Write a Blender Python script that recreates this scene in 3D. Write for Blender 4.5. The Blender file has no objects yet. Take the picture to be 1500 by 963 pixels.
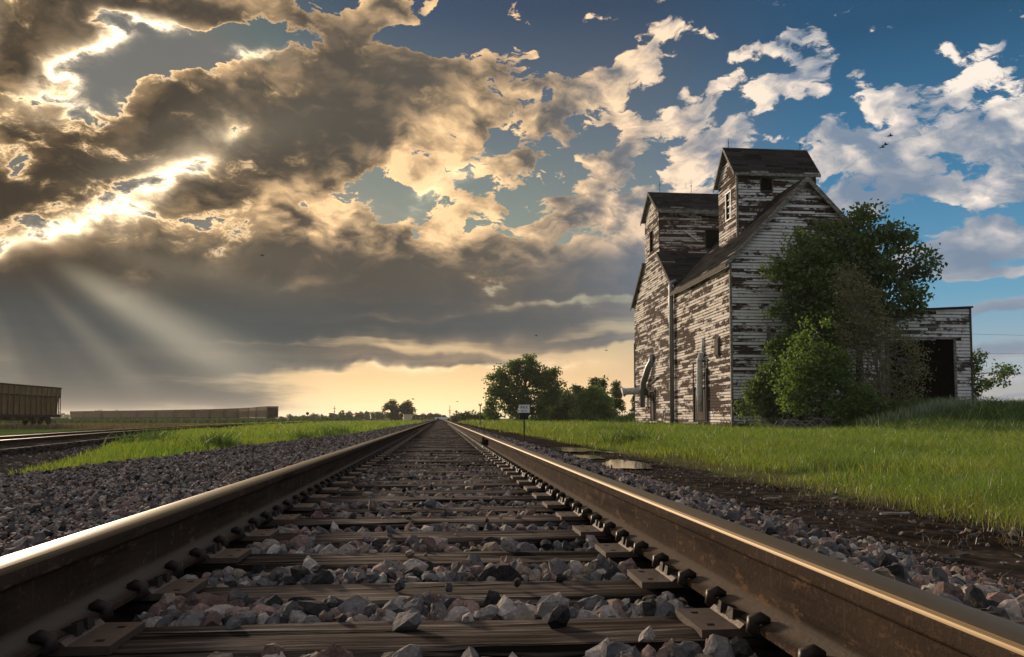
import bpy, bmesh, math, random
import numpy as np
from mathutils import Vector, Matrix
R = math.radians
scene = bpy.context.scene
COL = scene.collection
rng = np.random.default_rng(7)
random.seed(7)

# ------------------------------------------------------------------ camera
cam_data = bpy.data.cameras.new("camera")
cam = bpy.data.objects.new("camera", cam_data)
COL.objects.link(cam)
cam_data.sensor_width = 36.0
cam_data.lens = 27.6
cam_data.shift_y = 0.0475
cam_data.clip_start = 0.05
cam_data.clip_end = 20000.0
cam.location = (0.0, 0.0, 0.45)
cam.rotation_euler = (R(93.0), 0.0, R(-5.21))
scene.camera = cam
cam_data.dof.use_dof = False

scene.view_settings.view_transform = 'Standard'
scene.view_settings.look = 'None'
scene.view_settings.exposure = 0.22
scene.view_settings.gamma = 1.0
scene.view_settings.use_curve_mapping = False
scene.cycles.max_bounces = 6
scene.cycles.transparent_max_bounces = 8
scene.cycles.diffuse_bounces = 3
scene.cycles.glossy_bounces = 3
scene.cycles.use_denoising = True

SUN_AZ, SUN_EL = -30.0, 13.0      # degrees: azimuth from +Y towards +X, elevation

# ------------------------------------------------------------------ node maths
class NT:
    """writes shader maths as python expressions"""
    def __init__(self, tree):
        self.t = tree
    def node(self, kind, **kw):
        n = self.t.nodes.new(kind)
        for k, v in kw.items():
            setattr(n, k, v)
        return n
    def put(self, sock, v):
        if isinstance(v, E):
            self.t.links.new(v.s, sock)
        elif v is not None:
            sock.default_value = v
    def m(self, op, a, b=None, c=None, clamp=False):
        n = self.node("ShaderNodeMath", operation=op, use_clamp=clamp)
        self.put(n.inputs[0], a); self.put(n.inputs[1], b); self.put(n.inputs[2], c)
        return E(self, n.outputs[0])
    def vm(self, op, a, b=None, scale=None):
        n = self.node("ShaderNodeVectorMath", operation=op)
        self.put(n.inputs[0], a)
        if b is not None: self.put(n.inputs[1], b)
        if scale is not None: self.put(n.inputs["Scale"], scale)
        return E(self, n.outputs["Value"] if op in ("DOT_PRODUCT", "LENGTH", "DISTANCE") else n.outputs["Vector"])
    def vm3(self, acc, v):
        n = self.node("ShaderNodeVectorMath", operation='MULTIPLY_ADD')
        self.put(n.inputs[0], acc); n.inputs[1].default_value = (1e-9, 1e-9, 1e-9); self.put(n.inputs[2], v)
        return E(self, n.outputs["Vector"])
    def xyz(self, x=0.0, y=0.0, z=0.0):
        n = self.node("ShaderNodeCombineXYZ")
        for i, v in enumerate((x, y, z)): self.put(n.inputs[i], v)
        return E(self, n.outputs[0])
    def sep(self, v):
        n = self.node("ShaderNodeSeparateXYZ"); self.put(n.inputs[0], v)
        return [E(self, o) for o in n.outputs]
    def noise(self, vec, scale=1.0, detail=6.0, rough=0.55, dist=0.0, lac=2.0, color=False):
        n = self.node("ShaderNodeTexNoise", noise_dimensions='3D')
        self.put(n.inputs["Vector"], vec)
        n.inputs["Scale"].default_value = scale; n.inputs["Detail"].default_value = detail
        n.inputs["Roughness"].default_value = rough; n.inputs["Distortion"].default_value = dist
        n.inputs["Lacunarity"].default_value = lac
        return E(self, n.outputs["Color" if color else "Fac"])
    def voronoi(self, vec, scale=1.0, feature='F1', out="Distance", rand=1.0):
        n = self.node("ShaderNodeTexVoronoi", feature=feature)
        self.put(n.inputs["Vector"], vec); n.inputs["Scale"].default_value = scale
        n.inputs["Randomness"].default_value = rand
        return E(self, n.outputs[out])
    def smooth(self, v, a, b, lo=0.0, hi=1.0):
        n = self.node("ShaderNodeMapRange", interpolation_type='SMOOTHSTEP')
        self.put(n.inputs[0], v)
        for i, q in enumerate((a, b, lo, hi)): self.put(n.inputs[i + 1], q)
        return E(self, n.outputs[0])
    def mix(self, f, a, b, blend='MIX'):
        n = self.node("ShaderNodeMix", data_type='RGBA', blend_type=blend)
        n.clamp_factor = True
        self.put(n.inputs[0], f)
        for i, q in ((6, a), (7, b)):
            if isinstance(q, tuple) and len(q) == 3: q = q + (1.0,)
            self.put(n.inputs[i], q)
        return E(self, n.outputs[2])
    def ramp(self, f, stops, interp='LINEAR'):
        n = self.node("ShaderNodeValToRGB")
        self.put(n.inputs[0], f)
        el = n.color_ramp.elements
        n.color_ramp.interpolation = interp
        while len(el) < len(stops): el.new(0.5)
        for e, (p, c) in zip(el, stops):
            e.position = p
            e.color = tuple(c) + (1.0,) if len(c) == 3 else c
        return E(self, n.outputs[0])
    def mapping(self, vec, loc=(0, 0, 0), rot=(0, 0, 0), scale=(1, 1, 1), kind='POINT'):
        n = self.node("ShaderNodeMapping", vector_type=kind)
        self.put(n.inputs["Vector"], vec)
        n.inputs["Location"].default_value = loc; n.inputs["Rotation"].default_value = rot; n.inputs["Scale"].default_value = scale
        return E(self, n.outputs[0])

class E:
    def __init__(self, nt, s): self.nt, self.s = nt, s
    def __add__(a, b): return a.nt.m('ADD', a, b)
    def __radd__(a, b): return a.nt.m('ADD', b, a)
    def __sub__(a, b): return a.nt.m('SUBTRACT', a, b)
    def __rsub__(a, b): return a.nt.m('SUBTRACT', b, a)
    def __mul__(a, b): return a.nt.m('MULTIPLY', a, b)
    def __rmul__(a, b): return a.nt.m('MULTIPLY', b, a)
    def __truediv__(a, b): return a.nt.m('DIVIDE', a, b)
    def __pow__(a, b): return a.nt.m('POWER', a, b)
    def clamp(a): return a.nt.m('ADD', a, 0.0, clamp=True)

# ------------------------------------------------------------------ sky: Nishita air with cloud banks laid out by compass bearing and height (degrees)
world = bpy.data.worlds.new("World")
scene.world = world
world.use_nodes = True
wt = world.node_tree
wt.nodes.clear()
world.cycles.sampling_method = 'MANUAL'
world.cycles.sample_map_resolution = 512
n = NT(wt)
tc = n.node("ShaderNodeTexCoord")
dirv = E(n, tc.outputs["Generated"])
dx, dy, dz = n.sep(n.vm('NORMALIZE', dirv))
az = n.m('ARCTAN2', dx, dy) * (180 / math.pi)
el = n.m('ARCSINE', dz) * (180 / math.pi)
P = n.xyz(az * 0.1, el * 0.1, 0.0)                       # tens of degrees

# bank: bearing, height, half-length, half-thickness (degrees), tilt, density
BANKS = [
    (-21.9, 17.4, 7.65, 3.74, 8, 0.95),
    (-14.8, 21.1, 6.30, 2.95, 5, 0.9),
    (-7.3, 23.5, 4.62, 4.89, 0, 0.95),
    (-27.5, 23.2, 4.00, 2.58, 20, 1.3),
    (-27.0, 19.1, 2.19, 2.33, 0, 0.4),
    (-19.3, 27.0, 11.91, 1.51, 4, 1.2),
    (-4.4, 27.9, 2.99, 1.21, 20, 0.5),
    (0.6, 23.3, 6.58, 2.70, -5, 0.8),
    (-8.7, 18.2, 9.08, 2.70, 25, 0.95),
    (-26.1, 14.1, 4.07, 2.46, 0, 0.8),
    (-15.1, 15.2, 3.56, 1.34, 20, 0.5),
    (-0.3, 18.8, 4.52, 1.19, 32, 0.45),
    (-18.9, 9.2, 13.44, 2.78, 5, 0.8),
    (-7.2, 12.5, 7.22, 2.36, 5, 0.6),
    (-26.7, 7.7, 5.81, 2.10, 0, 0.6),
    (12.6, 23.8, 5.00, 1.29, 33, 0.78),
    (22.7, 20.9, 2.67, 1.29, 38, 0.8),
    (26.6, 22.9, 2.64, 1.06, 42, 0.75),
    (32.8, 18.1, 6.35, 2.55, 12, 1.05),
    (29.9, 15.6, 4.99, 1.94, 0, 0.7),
    (38.1, 18.0, 2.50, 1.40, 12, 0.7),
    (37.2, 13.5, 4.70, 2.28, 24, 1.0),
    (36.1, 10.4, 5.17, 1.35, 0, 0.8),
    (14.3, 19.6, 2.27, 1.17, 10, 0.65),
    (18.2, 20.0, 1.44, 1.51, 45, 0.65),
    (3.2, 16.1, 3.13, 0.85, 12, 0.55),
    (10.3, 16.7, 2.51, 0.94, 30, 0.6),
    (-10.5, 10.4, 4.20, 0.47, 12, -0.45),
    (-22.5, 7.6, 4.73, 0.35, 8, -0.35),
    (-4.2, 7.0, 7.81, 0.34, 3, -0.45),
    (7.7, 8.2, 6.00, 0.30, 4, -0.35),
    (-14.9, 5.3, 6.63, 0.28, 3, -0.3),
    (6.0, 18.3, 1.11, 0.65, 0, 0.45),
    (16.9, 15.8, 6.04, 1.95, 27, 0.95),
    (8.7, 13.7, 12.04, 1.34, 10, 0.75),
    (-8.2, 13.6, 2.96, 1.96, 10, 0.75),
    (-1.3, 13.2, 4.48, 1.44, 10, 0.4),
    (2.2, 9.8, 21.04, 2.35, 2, 0.95),
    (2.7, 6.7, 19.99, 1.68, 0, 0.8),
    (-19.2, 6.5, 13.74, 2.71, 0, 0.6),
    (-1.7, 4.3, 11.82, 0.59, 0, 0.9),
    (-20.4, 3.3, 13.44, 1.53, 0, 0.45),
    (12.2, 5.4, 5.91, 0.44, 0, 0.55),
    (12.7, 10.7, 5.92, 1.94, 0, 0.6),
    (-22.4, 4.1, 12.60, 2.43, 0, 0.4),
    (-24.3, 1.6, 15.16, 0.95, 0, 0.35),
    (-23.1, 0.6, 14.72, 1.75, 0, 0.55),
    (35.3, 8.8, 1.65, 0.43, 0, 0.95),
    (38.0, 8.7, 1.56, 0.41, 0, 0.95),
    (37.8, 6.5, 3.90, 0.59, 0, 0.95),
    (37.0, 4.2, 4.68, 0.68, 0, 0.95),
    (37.3, 2.2, 4.64, 0.51, 0, 0.9),
    (36.9, 0.9, 5.75, 0.34, 0, 0.8),
    (7.7, 18.9, 12.63, 4.59, 20, 0.34),
    (20.6, 23.3, 7.55, 2.95, 25, 0.22),
    (17.8, 25.6, 1.46, 0.50, 40, 0.45),
    (30.5, 14.6, 1.24, 0.60, 20, 0.3),
    (4.7, 28.1, 1.02, 0.57, 50, 0.35),
    (19.6, 22.1, 1.24, 0.60, 50, 0.45),
    (16.3, 26.0, 1.08, 0.41, 30, 0.5),
    (-22.9, 21.3, 3.98, 1.34, 40, -0.95),
    (-15.3, 24.9, 6.74, 0.96, 14, -0.95),
    (1.6, 27.2, 4.58, 1.40, 0, -0.8),
    (-17.5, 16.2, 4.31, 0.61, 48, -0.42),
    (-25.3, 11.6, 4.13, 0.50, 22, -0.42),
    (-2.3, 15.6, 4.47, 0.94, 14, -0.5),
    (23.7, 16.4, 2.72, 2.68, 0, -0.3),
    (33.0, 12.4, 2.36, 0.94, 20, -0.5),
    (22.5, 26.4, 12.08, 2.40, 0, -0.3),
    (9.8, 19.3, 5.53, 1.37, 20, -0.15),
    (4.2, 14.4, 3.02, 0.76, 15, -0.35),
    (12.7, 13.1, 2.97, 0.67, 10, -0.3),
    (17.7, 22.7, 2.42, 1.72, 40, -0.3),
]
# deep (grey) parts of the banks, and negative: parts that stand in the light
DEEP = [
    (-21.9, 17.0, 7.65, 3.96, 8, 1),
    (-26.8, 23.4, 4.80, 2.59, 10, 1.1),
    (-15.2, 20.4, 6.71, 2.76, 0, 0.9),
    (-6.8, 24.0, 4.64, 4.23, 0, 1),
    (-0.4, 23.5, 4.54, 2.17, 0, 0.7),
    (-10.6, 18.5, 7.99, 2.00, 22, 1),
    (-26.1, 13.7, 4.07, 2.46, 0, 0.9),
    (-25.9, 8.2, 9.23, 2.54, 0, 0.9),
    (-16.3, 8.9, 6.97, 2.75, 0, 0.8),
    (-8.1, 10.8, 8.11, 1.90, 0, 0.8),
    (2.7, 9.3, 21.04, 2.55, 3, 1.0),
    (-1.3, 6.6, 16.32, 1.23, 0, 0.6),
    (-24.3, 2.3, 15.17, 3.47, 0, 0.9),
    (4.7, 12.9, 4.53, 0.77, 0, 0.4),
    (31.5, 14.9, 5.26, 1.45, 0, 0.95),
    (36.1, 12.3, 3.33, 1.00, 10, 0.8),
    (36.8, 9.7, 4.00, 0.92, 0, 1.0),
    (35.1, 16.9, 2.66, 0.97, 12, 0.45),
    (-19.3, 26.6, 11.06, 1.14, 0, 1.0),
    (14.2, 9.7, 5.87, 1.94, 0, 0.6),
    (38.1, 5.6, 3.16, 0.75, 0, 0.7),
    (16.7, 15.1, 3.39, 0.75, 20, 0.4),
    (38.0, 2.8, 3.16, 0.42, 0, 0.5),
    (0.2, 18.7, 5.53, 1.56, 32, -1.0),
    (6.2, 22.3, 3.56, 2.43, 0, -0.8),
    (-8.2, 13.6, 2.87, 1.64, 0, -1.1),
    (-9.5, 9.3, 2.82, 0.76, 10, -0.8),
    (-20.9, 8.8, 2.84, 0.88, 10, -0.8),
    (-16.1, 18.6, 1.99, 1.29, 0, -0.5),
    (32.8, 19.2, 5.96, 1.38, 14, -0.6),
    (38.0, 14.5, 3.20, 0.96, 24, -0.6),
    (-1.3, 4.3, 14.81, 0.59, 0, -0.9),
    (7.7, 14.3, 11.07, 0.76, 10, -0.6),
]
warp = n.noise(P, 1.1, 4.0, 0.6, color=True)
warp = n.vm('SUBTRACT', warp, (0.5, 0.5, 0.5))
Pw = n.vm('ADD', P, n.vm('SCALE', warp, scale=0.40))

def field(banks):
    acc = None
    for (ba, be, ra, re, tilt, amp) in banks:
        src = Pw if acc is None else n.vm3(acc, Pw)      # evaluated one after the other: keeps the shader's stack small
        q = n.mapping(src, (ba / 10, be / 10, 0), (0, 0, R(tilt)), (ra / 10, re / 10, 1.0), 'TEXTURE')
        g = n.m('POWER', math.e ** -1, n.vm('DOT_PRODUCT', q, q))
        acc = g * amp if acc is None else n.m('MULTIPLY_ADD', g, amp, acc)
    return acc
# torn places where the sun behind burns through
BRIGHT = [
    (-25.4, 21.6, 2.84, 1.00, 45, 1),
    (-22.9, 23.8, 2.39, 0.61, 30, 0.8),
    (-20.7, 25.5, 1.87, 0.53, 5, 1),
    (-18.0, 16.2, 4.07, 1.04, 52, 1.1),
    (-25.5, 11.4, 3.55, 0.67, 20, 1.1),
    (-20.6, 13.9, 2.46, 0.60, 20, 0.6),
    (-15.8, 18.6, 1.77, 0.77, 30, 0.7),
    (-20.9, 8.8, 2.44, 0.88, 15, 0.6),
    (-15.5, 10.1, 1.76, 0.55, 10, 0.4),
    (-9.5, 9.3, 2.35, 0.48, 8, 0.35),
    (-7.7, 13.4, 1.92, 0.94, 20, 0.35),
    (-1.3, 4.1, 9.87, 0.45, 0, 0.22),
    (-0.3, 16.7, 3.01, 0.75, 30, 0.15),
    (-24.4, 19.6, 2.31, 0.79, 20, 0.4),
    (-13.0, 24.2, 2.31, 0.57, 0, 0.3),
]
cover = field(BANKS)
burn = field(BRIGHT)
deep = field(DEEP).clamp()

tilt_q = n.mapping(Pw, (0, 0, 0), (0, 0, R(-20)), (0.78, 1.5, 1.0))
to_sun = n.vm('NORMALIZE', n.vm('SUBTRACT', (SUN_AZ / 10, SUN_EL / 10 + 0.5, 0.0), P))
sd = n.vm('DISTANCE', P, (SUN_AZ / 10, SUN_EL / 10, 0.0))            # tens of degrees from the sun
flat = n.smooth(el + (n.sep(warp)[0]) * 6.0, 6.5, 12.5)                                        # low clouds lie in flat strata, higher ones heap up
Ps = n.vm('ADD', P, n.vm('SCALE', warp, scale=0.10))
strata = n.noise(n.vm('MULTIPLY', Ps, (0.62, 5.6, 1.0)), 1.0, 7.0, 0.58)
curl = n.vm('SUBTRACT', n.noise(tilt_q, 7.0, 4.0, 0.6, color=True), (.5, .5, .5))
tq = n.vm('ADD', tilt_q, n.vm('SCALE', curl, scale=0.065))
edge = n.noise(tq, 3.1, 9.0, 0.63)
tq1 = n.vm('ADD', tq, n.vm('SCALE', to_sun, scale=0.07))
puff0 = n.voronoi(tq, 5.0, 'SMOOTH_F1')
heap0 = n.m('MULTIPLY_ADD', puff0, -0.26, n.noise(tq, 3.1, 5.0, 0.55))
heap1 = n.m('MULTIPLY_ADD', n.voronoi(tq1, 5.0, 'SMOOTH_F1'), -0.26, n.noise(tq1, 3.1, 5.0, 0.55))
swell0 = n.noise(tilt_q, 1.25, 2.5, 0.5)
swell1 = n.noise(n.vm('ADD', tilt_q, n.vm('SCALE', to_sun, scale=0.17)), 1.25, 2.5, 0.5)
shape0 = n.m('MULTIPLY_ADD', puff0, -0.30, edge + 0.13)
n0 = n.mix(flat, (strata - 0.5) * 1.3, (shape0 - 0.5) * 4.3)
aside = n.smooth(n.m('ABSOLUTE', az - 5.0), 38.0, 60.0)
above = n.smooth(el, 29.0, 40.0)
cover = n.m('MULTIPLY_ADD', n.m('MAXIMUM', aside, above), 0.58, cover)          # broken cloud all round, made denser out of view to raise the ambient light
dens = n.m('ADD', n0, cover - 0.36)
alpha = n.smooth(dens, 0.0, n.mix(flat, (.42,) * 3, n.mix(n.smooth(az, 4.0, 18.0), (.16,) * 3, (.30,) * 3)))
thick = dens.clamp()
thin = n.m('POWER', math.e ** -1, thick * 4.0)
emboss = ((heap0 - heap1) * 3.2 + (swell0 - swell1) * 3.4 + 0.46).clamp()
emboss = n.mix(flat, n.smooth(strata, 0.22, 0.88), emboss) * 1.0
near = n.m('POWER', math.e ** -1, (sd / 3.3) ** 2.0)                   # towards the sun
mid = n.m('POWER', math.e ** -1, (sd / 5.2) ** 2.0)

# clear air
sky = n.node("ShaderNodeTexSky", sky_type='NISHITA')
sky.sun_disc = False
sky.sun_elevation = R(SUN_EL)
sky.sun_rotation = R(SUN_AZ)
sky.altitude = 300.0
sky.air_density = 1.0; sky.dust_density = 1.2; sky.ozone_density = 2.5
air = n.mix(1.0, E(n, sky.outputs[0]), (1.0, 1.0, 1.0), 'MULTIPLY')
gam = n.node("ShaderNodeGamma"); n.put(gam.inputs[0], n.mix(1.0, air, (0.1, 0.1, 0.1), 'MULTIPLY')); gam.inputs[1].default_value = 1.8
nish = n.vm('MINIMUM', n.vm('MULTIPLY', E(n, gam.outputs[0]), (1.5, 1.5, 1.5)), (0.5, 0.42, 0.34))
e01 = n.m('DIVIDE', el, 40.0, clamp=True)
right_air = n.ramp(e01, [(0.0, (.46, .40, .36)), (.08, (.36, .42, .47)), (.2, (.14, .33, .47)), (.38, (.055, .20, .35)), (.62, (.020, .078, .15)), (1.0, (.012, .045, .11))])
sun_air = n.ramp(e01, [(0.0, (.95, .70, .40)), (.07, (.76, .50, .25)), (.2, (.34, .31, .22)), (.35, (.22, .235, .20)), (.5, (.125, .15, .155)), (.7, (.038, .056, .082)), (1.0, (.02, .035, .07))])
left_air = n.ramp(e01, [(0.0, (.10, .12, .115)), (.08, (.07, .09, .09)), (.2, (.08, .08, .07)), (.5, (.09, .105, .105)), (1.0, (.03, .05, .07))])
towards = n.mix(n.smooth(az, 11.0, 29.0), sun_air, right_air)
towards = n.mix(n.smooth(az, -7.0, -19.0), towards, left_air)
towards = n.mix(n.smooth(n.m('ABSOLUTE', az), 60.0, 120.0), towards, right_air)
glow = n.m('POWER', math.e ** -1, ((az + 1.0) / 11.0) ** 2.0) * n.m('POWER', math.e ** -1, n.m('ABSOLUTE', el) / 3.6)      # the low gold light down the line
clear = n.mix(1.0, n.mix(0.16, towards, nish), n.vm('SCALE', n.vm('ADD', (0, 0, 0), (.50, .31, .09)), scale=glow), 'ADD')

# cloud light
warm = n.smooth(az, 26.0, 2.0)
lit = n.mix(warm, (.84, .79, .74), (.90, .63, .37))
lit = n.mix(mid, lit, (1.0, .64, .32))
lit = n.mix(aside, lit, (1.0, .93, .84))                                   # unseen clouds beside and behind the camera brightened to fill the shaded sides
shade = n.mix(warm, (.175, .235, .32), (.125, .115, .10))
shade = n.mix(n.smooth(el, 11.0, 6.0) * warm, shade, (.072, .098, .118))
shade = n.mix(near, shade, (.034, .026, .018))
face = n.m('MULTIPLY_ADD', thin, 0.30, emboss * 0.85)
lightness = (face * (1.0 - deep * 0.93) + deep * (emboss - 0.5) * 0.20).clamp()
lightness = n.m('POWER', lightness, 1.5) * 1.25
lightness = lightness * n.mix(flat, (.6,) * 3, (1.0,) * 3)
lowleft = n.smooth(az, 0.0, -13.0) * n.smooth(el, 10.5, 5.5)                        # the far banks under the sun lie in the shadow of the upper ones
lit = n.mix(lowleft * 0.85, lit, (.115, .125, .12))
shade = n.mix(lowleft * 0.7, shade, (.034, .054, .066))
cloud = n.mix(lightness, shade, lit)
rimlight = n.m('POWER', math.e ** -1, thick * 6.0) * n.smooth(sd, 5.6, 1.6) * (1.0 - lowleft)
cloud = n.mix(1.0, cloud, n.vm('SCALE', n.vm('ADD', (0, 0, 0), (.60, .36, .15)), scale=rimlight), 'ADD')
silver = n.m('POWER', math.e ** -1, thick * 10.0) * n.smooth(sd, 2.8, 0.8)
cloud = n.mix(1.0, cloud, n.vm('SCALE', n.vm('ADD', (0, 0, 0), (2.2, 1.55, 0.85)), scale=silver), 'ADD')
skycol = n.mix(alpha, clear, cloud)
torn = burn * n.m('POWER', math.e ** -1, n.m('ABSOLUTE', dens - 0.05) * 3.2) * n.smooth(edge, 0.36, 0.6)
skycol = n.mix(1.0, skycol, n.vm('SCALE', n.vm('ADD', (0, 0, 0), (3.6, 2.7, 1.7)), scale=torn), 'ADD')
# sunbeams fanning down from the hidden sun
bx = az - SUN_AZ
by = el - (SUN_EL - 0.5)
theta = n.m('ARCTAN2', by, bx)
fan = n.smooth(n.noise(n.xyz(theta * 3.2, 3.7, 0.0), 1.0, 2.0, 0.5), 0.44, 0.72) * 0.35
for (ta, tw, ts) in ((-30.0, 5.5, 1.0), (-47.0, 4.0, 0.35), (21.0, 4.0, 0.5), (-12.0, 3.0, 0.25)):
    tdev = (theta * (180 / math.pi) - ta) / tw
    fan = n.m('MULTIPLY_ADD', n.m('POWER', math.e ** -1, tdev * tdev), ts, fan)
reach = n.smooth(sd, 0.45, 1.0) * n.smooth(sd, 2.7, 1.2)
skycol = n.mix(1.0, skycol, n.vm('SCALE', n.vm('ADD', (0, 0, 0), (.17, .145, .10)), scale=fan * reach * n.smooth(el, 0.5, 3.0)), 'ADD')
below = n.smooth(el, -0.2, -1.5)
skycol = n.mix(below, skycol, (.06, .06, .05))
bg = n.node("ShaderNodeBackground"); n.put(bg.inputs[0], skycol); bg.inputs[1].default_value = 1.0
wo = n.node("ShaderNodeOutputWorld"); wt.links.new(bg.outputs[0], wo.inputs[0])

# ------------------------------------------------------------------ sun (breaking through thin cloud, so its disc is a little soft)
sun_data = bpy.data.lights.new("sun", 'SUN')
sun_data.energy = 4.0
sun_data.angle = R(7.0)
sun_data.color = (1.0, 0.80, 0.58)
sun = bpy.data.objects.new("sun", sun_data)
COL.objects.link(sun)
_sv = Vector((math.sin(R(SUN_AZ)) * math.cos(R(SUN_EL)), math.cos(R(SUN_AZ)) * math.cos(R(SUN_EL)), math.sin(R(SUN_EL))))
sun.rotation_euler = _sv.to_track_quat('Z', 'Y').to_euler()

# ------------------------------------------------------------------ object helpers
def tag(o, label=None, cat=None, group=None, kind=None):
    if label: o["label"] = label
    if cat: o["category"] = cat
    if group: o["group"] = group
    if kind: o["kind"] = kind
    return o

def thing(name, label, cat, loc=(0, 0, 0), rz=0.0, group=None):
    o = bpy.data.objects.new(name, None)
    o.empty_display_size = 0.3
    COL.objects.link(o)
    o.location = loc; o.rotation_euler = (0, 0, rz)
    return tag(o, label, cat, group)

def link(name, mesh, parent=None, loc=None, rot=None, scale=None):
    o = bpy.data.objects.new(name, mesh)
    COL.objects.link(o)
    if parent is not None: o.parent = parent
    if loc is not None: o.location = loc
    if rot is not None: o.rotation_euler = rot
    if scale is not None: o.scale = scale
    return o

def mesh_np(name, verts, faces, mats, smooth=False, midx=None):
    """verts (N,3), faces (M,k) arrays -> mesh"""
    verts = np.asarray(verts, dtype=np.float32); faces = np.asarray(faces, dtype=np.int32)
    k = faces.shape[1]
    me = bpy.data.meshes.new(name)
    me.vertices.add(len(verts)); me.vertices.foreach_set("co", verts.ravel())
    me.loops.add(faces.size); me.loops.foreach_set("vertex_index", faces.ravel())
    me.polygons.add(len(faces))
    me.polygons.foreach_set("loop_start", np.arange(0, faces.size, k, dtype=np.int32))
    me.polygons.foreach_set("loop_total", np.full(len(faces), k, dtype=np.int32))
    for m in (mats if isinstance(mats, (list, tuple)) else [mats]): me.materials.append(m)
    if midx is not None: me.polygons.foreach_set("material_index", np.asarray(midx, dtype=np.int32))
    me.polygons.foreach_set("use_smooth", np.full(len(faces), bool(smooth)))
    me.update(calc_edges=True)
    return me

class MB:
    """collects shapes and builds one mesh"""
    def __init__(self): self.v, self.f, self.mi, self.cur = [], [], [], 0
    def add(self, vs, fs):
        b = len(self.v)
        self.v.extend([tuple(p) for p in vs]); self.f.extend([tuple(i + b for i in f) for f in fs]); self.mi.extend([self.cur] * len(fs))
        return self
    def hexa(self, p):
        """8 corners: bottom ring 0-3 (anticlockwise from above), top ring 4-7"""
        return self.add(p, [(3, 2, 1, 0), (4, 5, 6, 7), (0, 1, 5, 4), (1, 2, 6, 5), (2, 3, 7, 6), (3, 0, 4, 7)])
    def box(self, x0, x1, y0, y1, z0, z1):
        return self.hexa([(x0, y0, z0), (x1, y0, z0), (x1, y1, z0), (x0, y1, z0), (x0, y0, z1), (x1, y0, z1), (x1, y1, z1), (x0, y1, z1)])
    def bar(self, a, b, w, h, up=(0, 0, 1)):
        """a beam of section w x h from a to b"""
        a, b, up = Vector(a), Vector(b), Vector(up)
        d = (b - a).normalized(); s = d.cross(up)
        if s.length < 1e-4: s = d.cross(Vector((1, 0, 0)))
        s = s.normalized() * (w / 2); u = s.cross(d).normalized() * (h / 2)
        return self.hexa([a - s - u, b - s - u, b + s - u, a + s - u, a - s + u, b - s + u, b + s + u, a + s + u])
    def tube(self, pts, radii, seg=8, caps=True):
        pts = [Vector(p) for p in pts]
        if not hasattr(radii, '__len__'): radii = [radii] * len(pts)
        vs, fs = [], []
        prev = None
        for i, p in enumerate(pts):
            t = (pts[min(i + 1, len(pts) - 1)] - pts[max(i - 1, 0)]).normalized()
            r = prev if prev is not None else (Vector((1, 0, 0)) if abs(t.x) < 0.9 else Vector((0, 1, 0)))
            r = (r - t * r.dot(t)).normalized(); prev = r
            q = t.cross(r)
            for k in range(seg):
                a = 2 * math.pi * k / seg
                vs.append(p + (r * math.cos(a) + q * math.sin(a)) * radii[i])
        for i in range(len(pts) - 1):
            for k in range(seg):
                fs.append((i * seg + k, i * seg + (k + 1) % seg, (i + 1) * seg + (k + 1) % seg, (i + 1) * seg + k))
        if caps:
            fs.append(tuple(range(seg))[::-1]); fs.append(tuple((len(pts) - 1) * seg + k for k in range(seg)))
        return self.add(vs, fs)
    def prism(self, poly, fn0, fn1):
        """a polygon of 2-D points extruded between two mappings to space"""
        k = len(poly)
        vs = [fn0(*p) for p in poly] + [fn1(*p) for p in poly]
        return self.add(vs, [tuple(range(k))[::-1], tuple(range(k, 2 * k))] + [(i, (i + 1) % k, k + (i + 1) % k, k + i) for i in range(k)])
    def cyl(self, c, axis, r, h, seg=14):
        c, axis = Vector(c), Vector(axis).normalized()
        return self.tube([c - axis * h / 2, c + axis * h / 2], r, seg)
    def mesh(self, name, mats, smooth=False):
        me = bpy.data.meshes.new(name)
        me.from_pydata(self.v, [], self.f)
        for m in (mats if isinstance(mats, (list, tuple)) else [mats]): me.materials.append(m)
        if any(self.mi): me.polygons.foreach_set("material_index", self.mi)
        if smooth: me.polygons.foreach_set("use_smooth", [True] * len(self.f))
        me.update()
        bm = bmesh.new(); bm.from_mesh(me); bmesh.ops.recalc_face_normals(bm, faces=bm.faces); bm.to_mesh(me); bm.free()
        return me
    def build(self, name, mats, parent=None, smooth=False, **k):
        return link(name, self.mesh(name, mats, smooth), parent, **k)

def sst(a, b, x):
    t = np.clip((np.asarray(x, dtype=float) - a) / (b - a), 0, 1)
    return t * t * (3 - 2 * t)

def vnoise(x, y, seed=0):
    """smooth value noise in -1..1"""
    xi, yi = np.floor(x).astype(np.int64), np.floor(y).astype(np.int64)
    fx, fy = x - xi, y - yi
    fx, fy = fx * fx * (3 - 2 * fx), fy * fy * (3 - 2 * fy)
    def hsh(a, b):
        h = (a * 374761393 + b * 668265263 + seed * 974634777) & 0x7fffffff
        h = ((h ^ (h >> 13)) * 1274126177) & 0x7fffffff
        return ((h ^ (h >> 16)) & 0xffff) / 32767.5 - 1
    return (hsh(xi, yi) * (1 - fx) + hsh(xi + 1, yi) * fx) * (1 - fy) + (hsh(xi, yi + 1) * (1 - fx) + hsh(xi + 1, yi + 1) * fx) * fy

# ------------------------------------------------------------------ materials
def material(name, fn, **kw):
    m = bpy.data.materials.new(name)
    m.use_nodes = True
    t = m.node_tree
    t.nodes.clear()
    q = NT(t)
    out = q.node("ShaderNodeOutputMaterial")
    b = q.node("ShaderNodeBsdfPrincipled")
    t.links.new(b.outputs[0], out.inputs[0])
    b.inputs["Roughness"].default_value = kw.get("rough", 0.8)
    b.inputs["Metallic"].default_value = kw.get("metal", 0.0)
    b.inputs["Specular IOR Level"].default_value = kw.get("spec", 0.12)
    q.bsdf, q.out = b, out
    fn(q)
    return m

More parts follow.
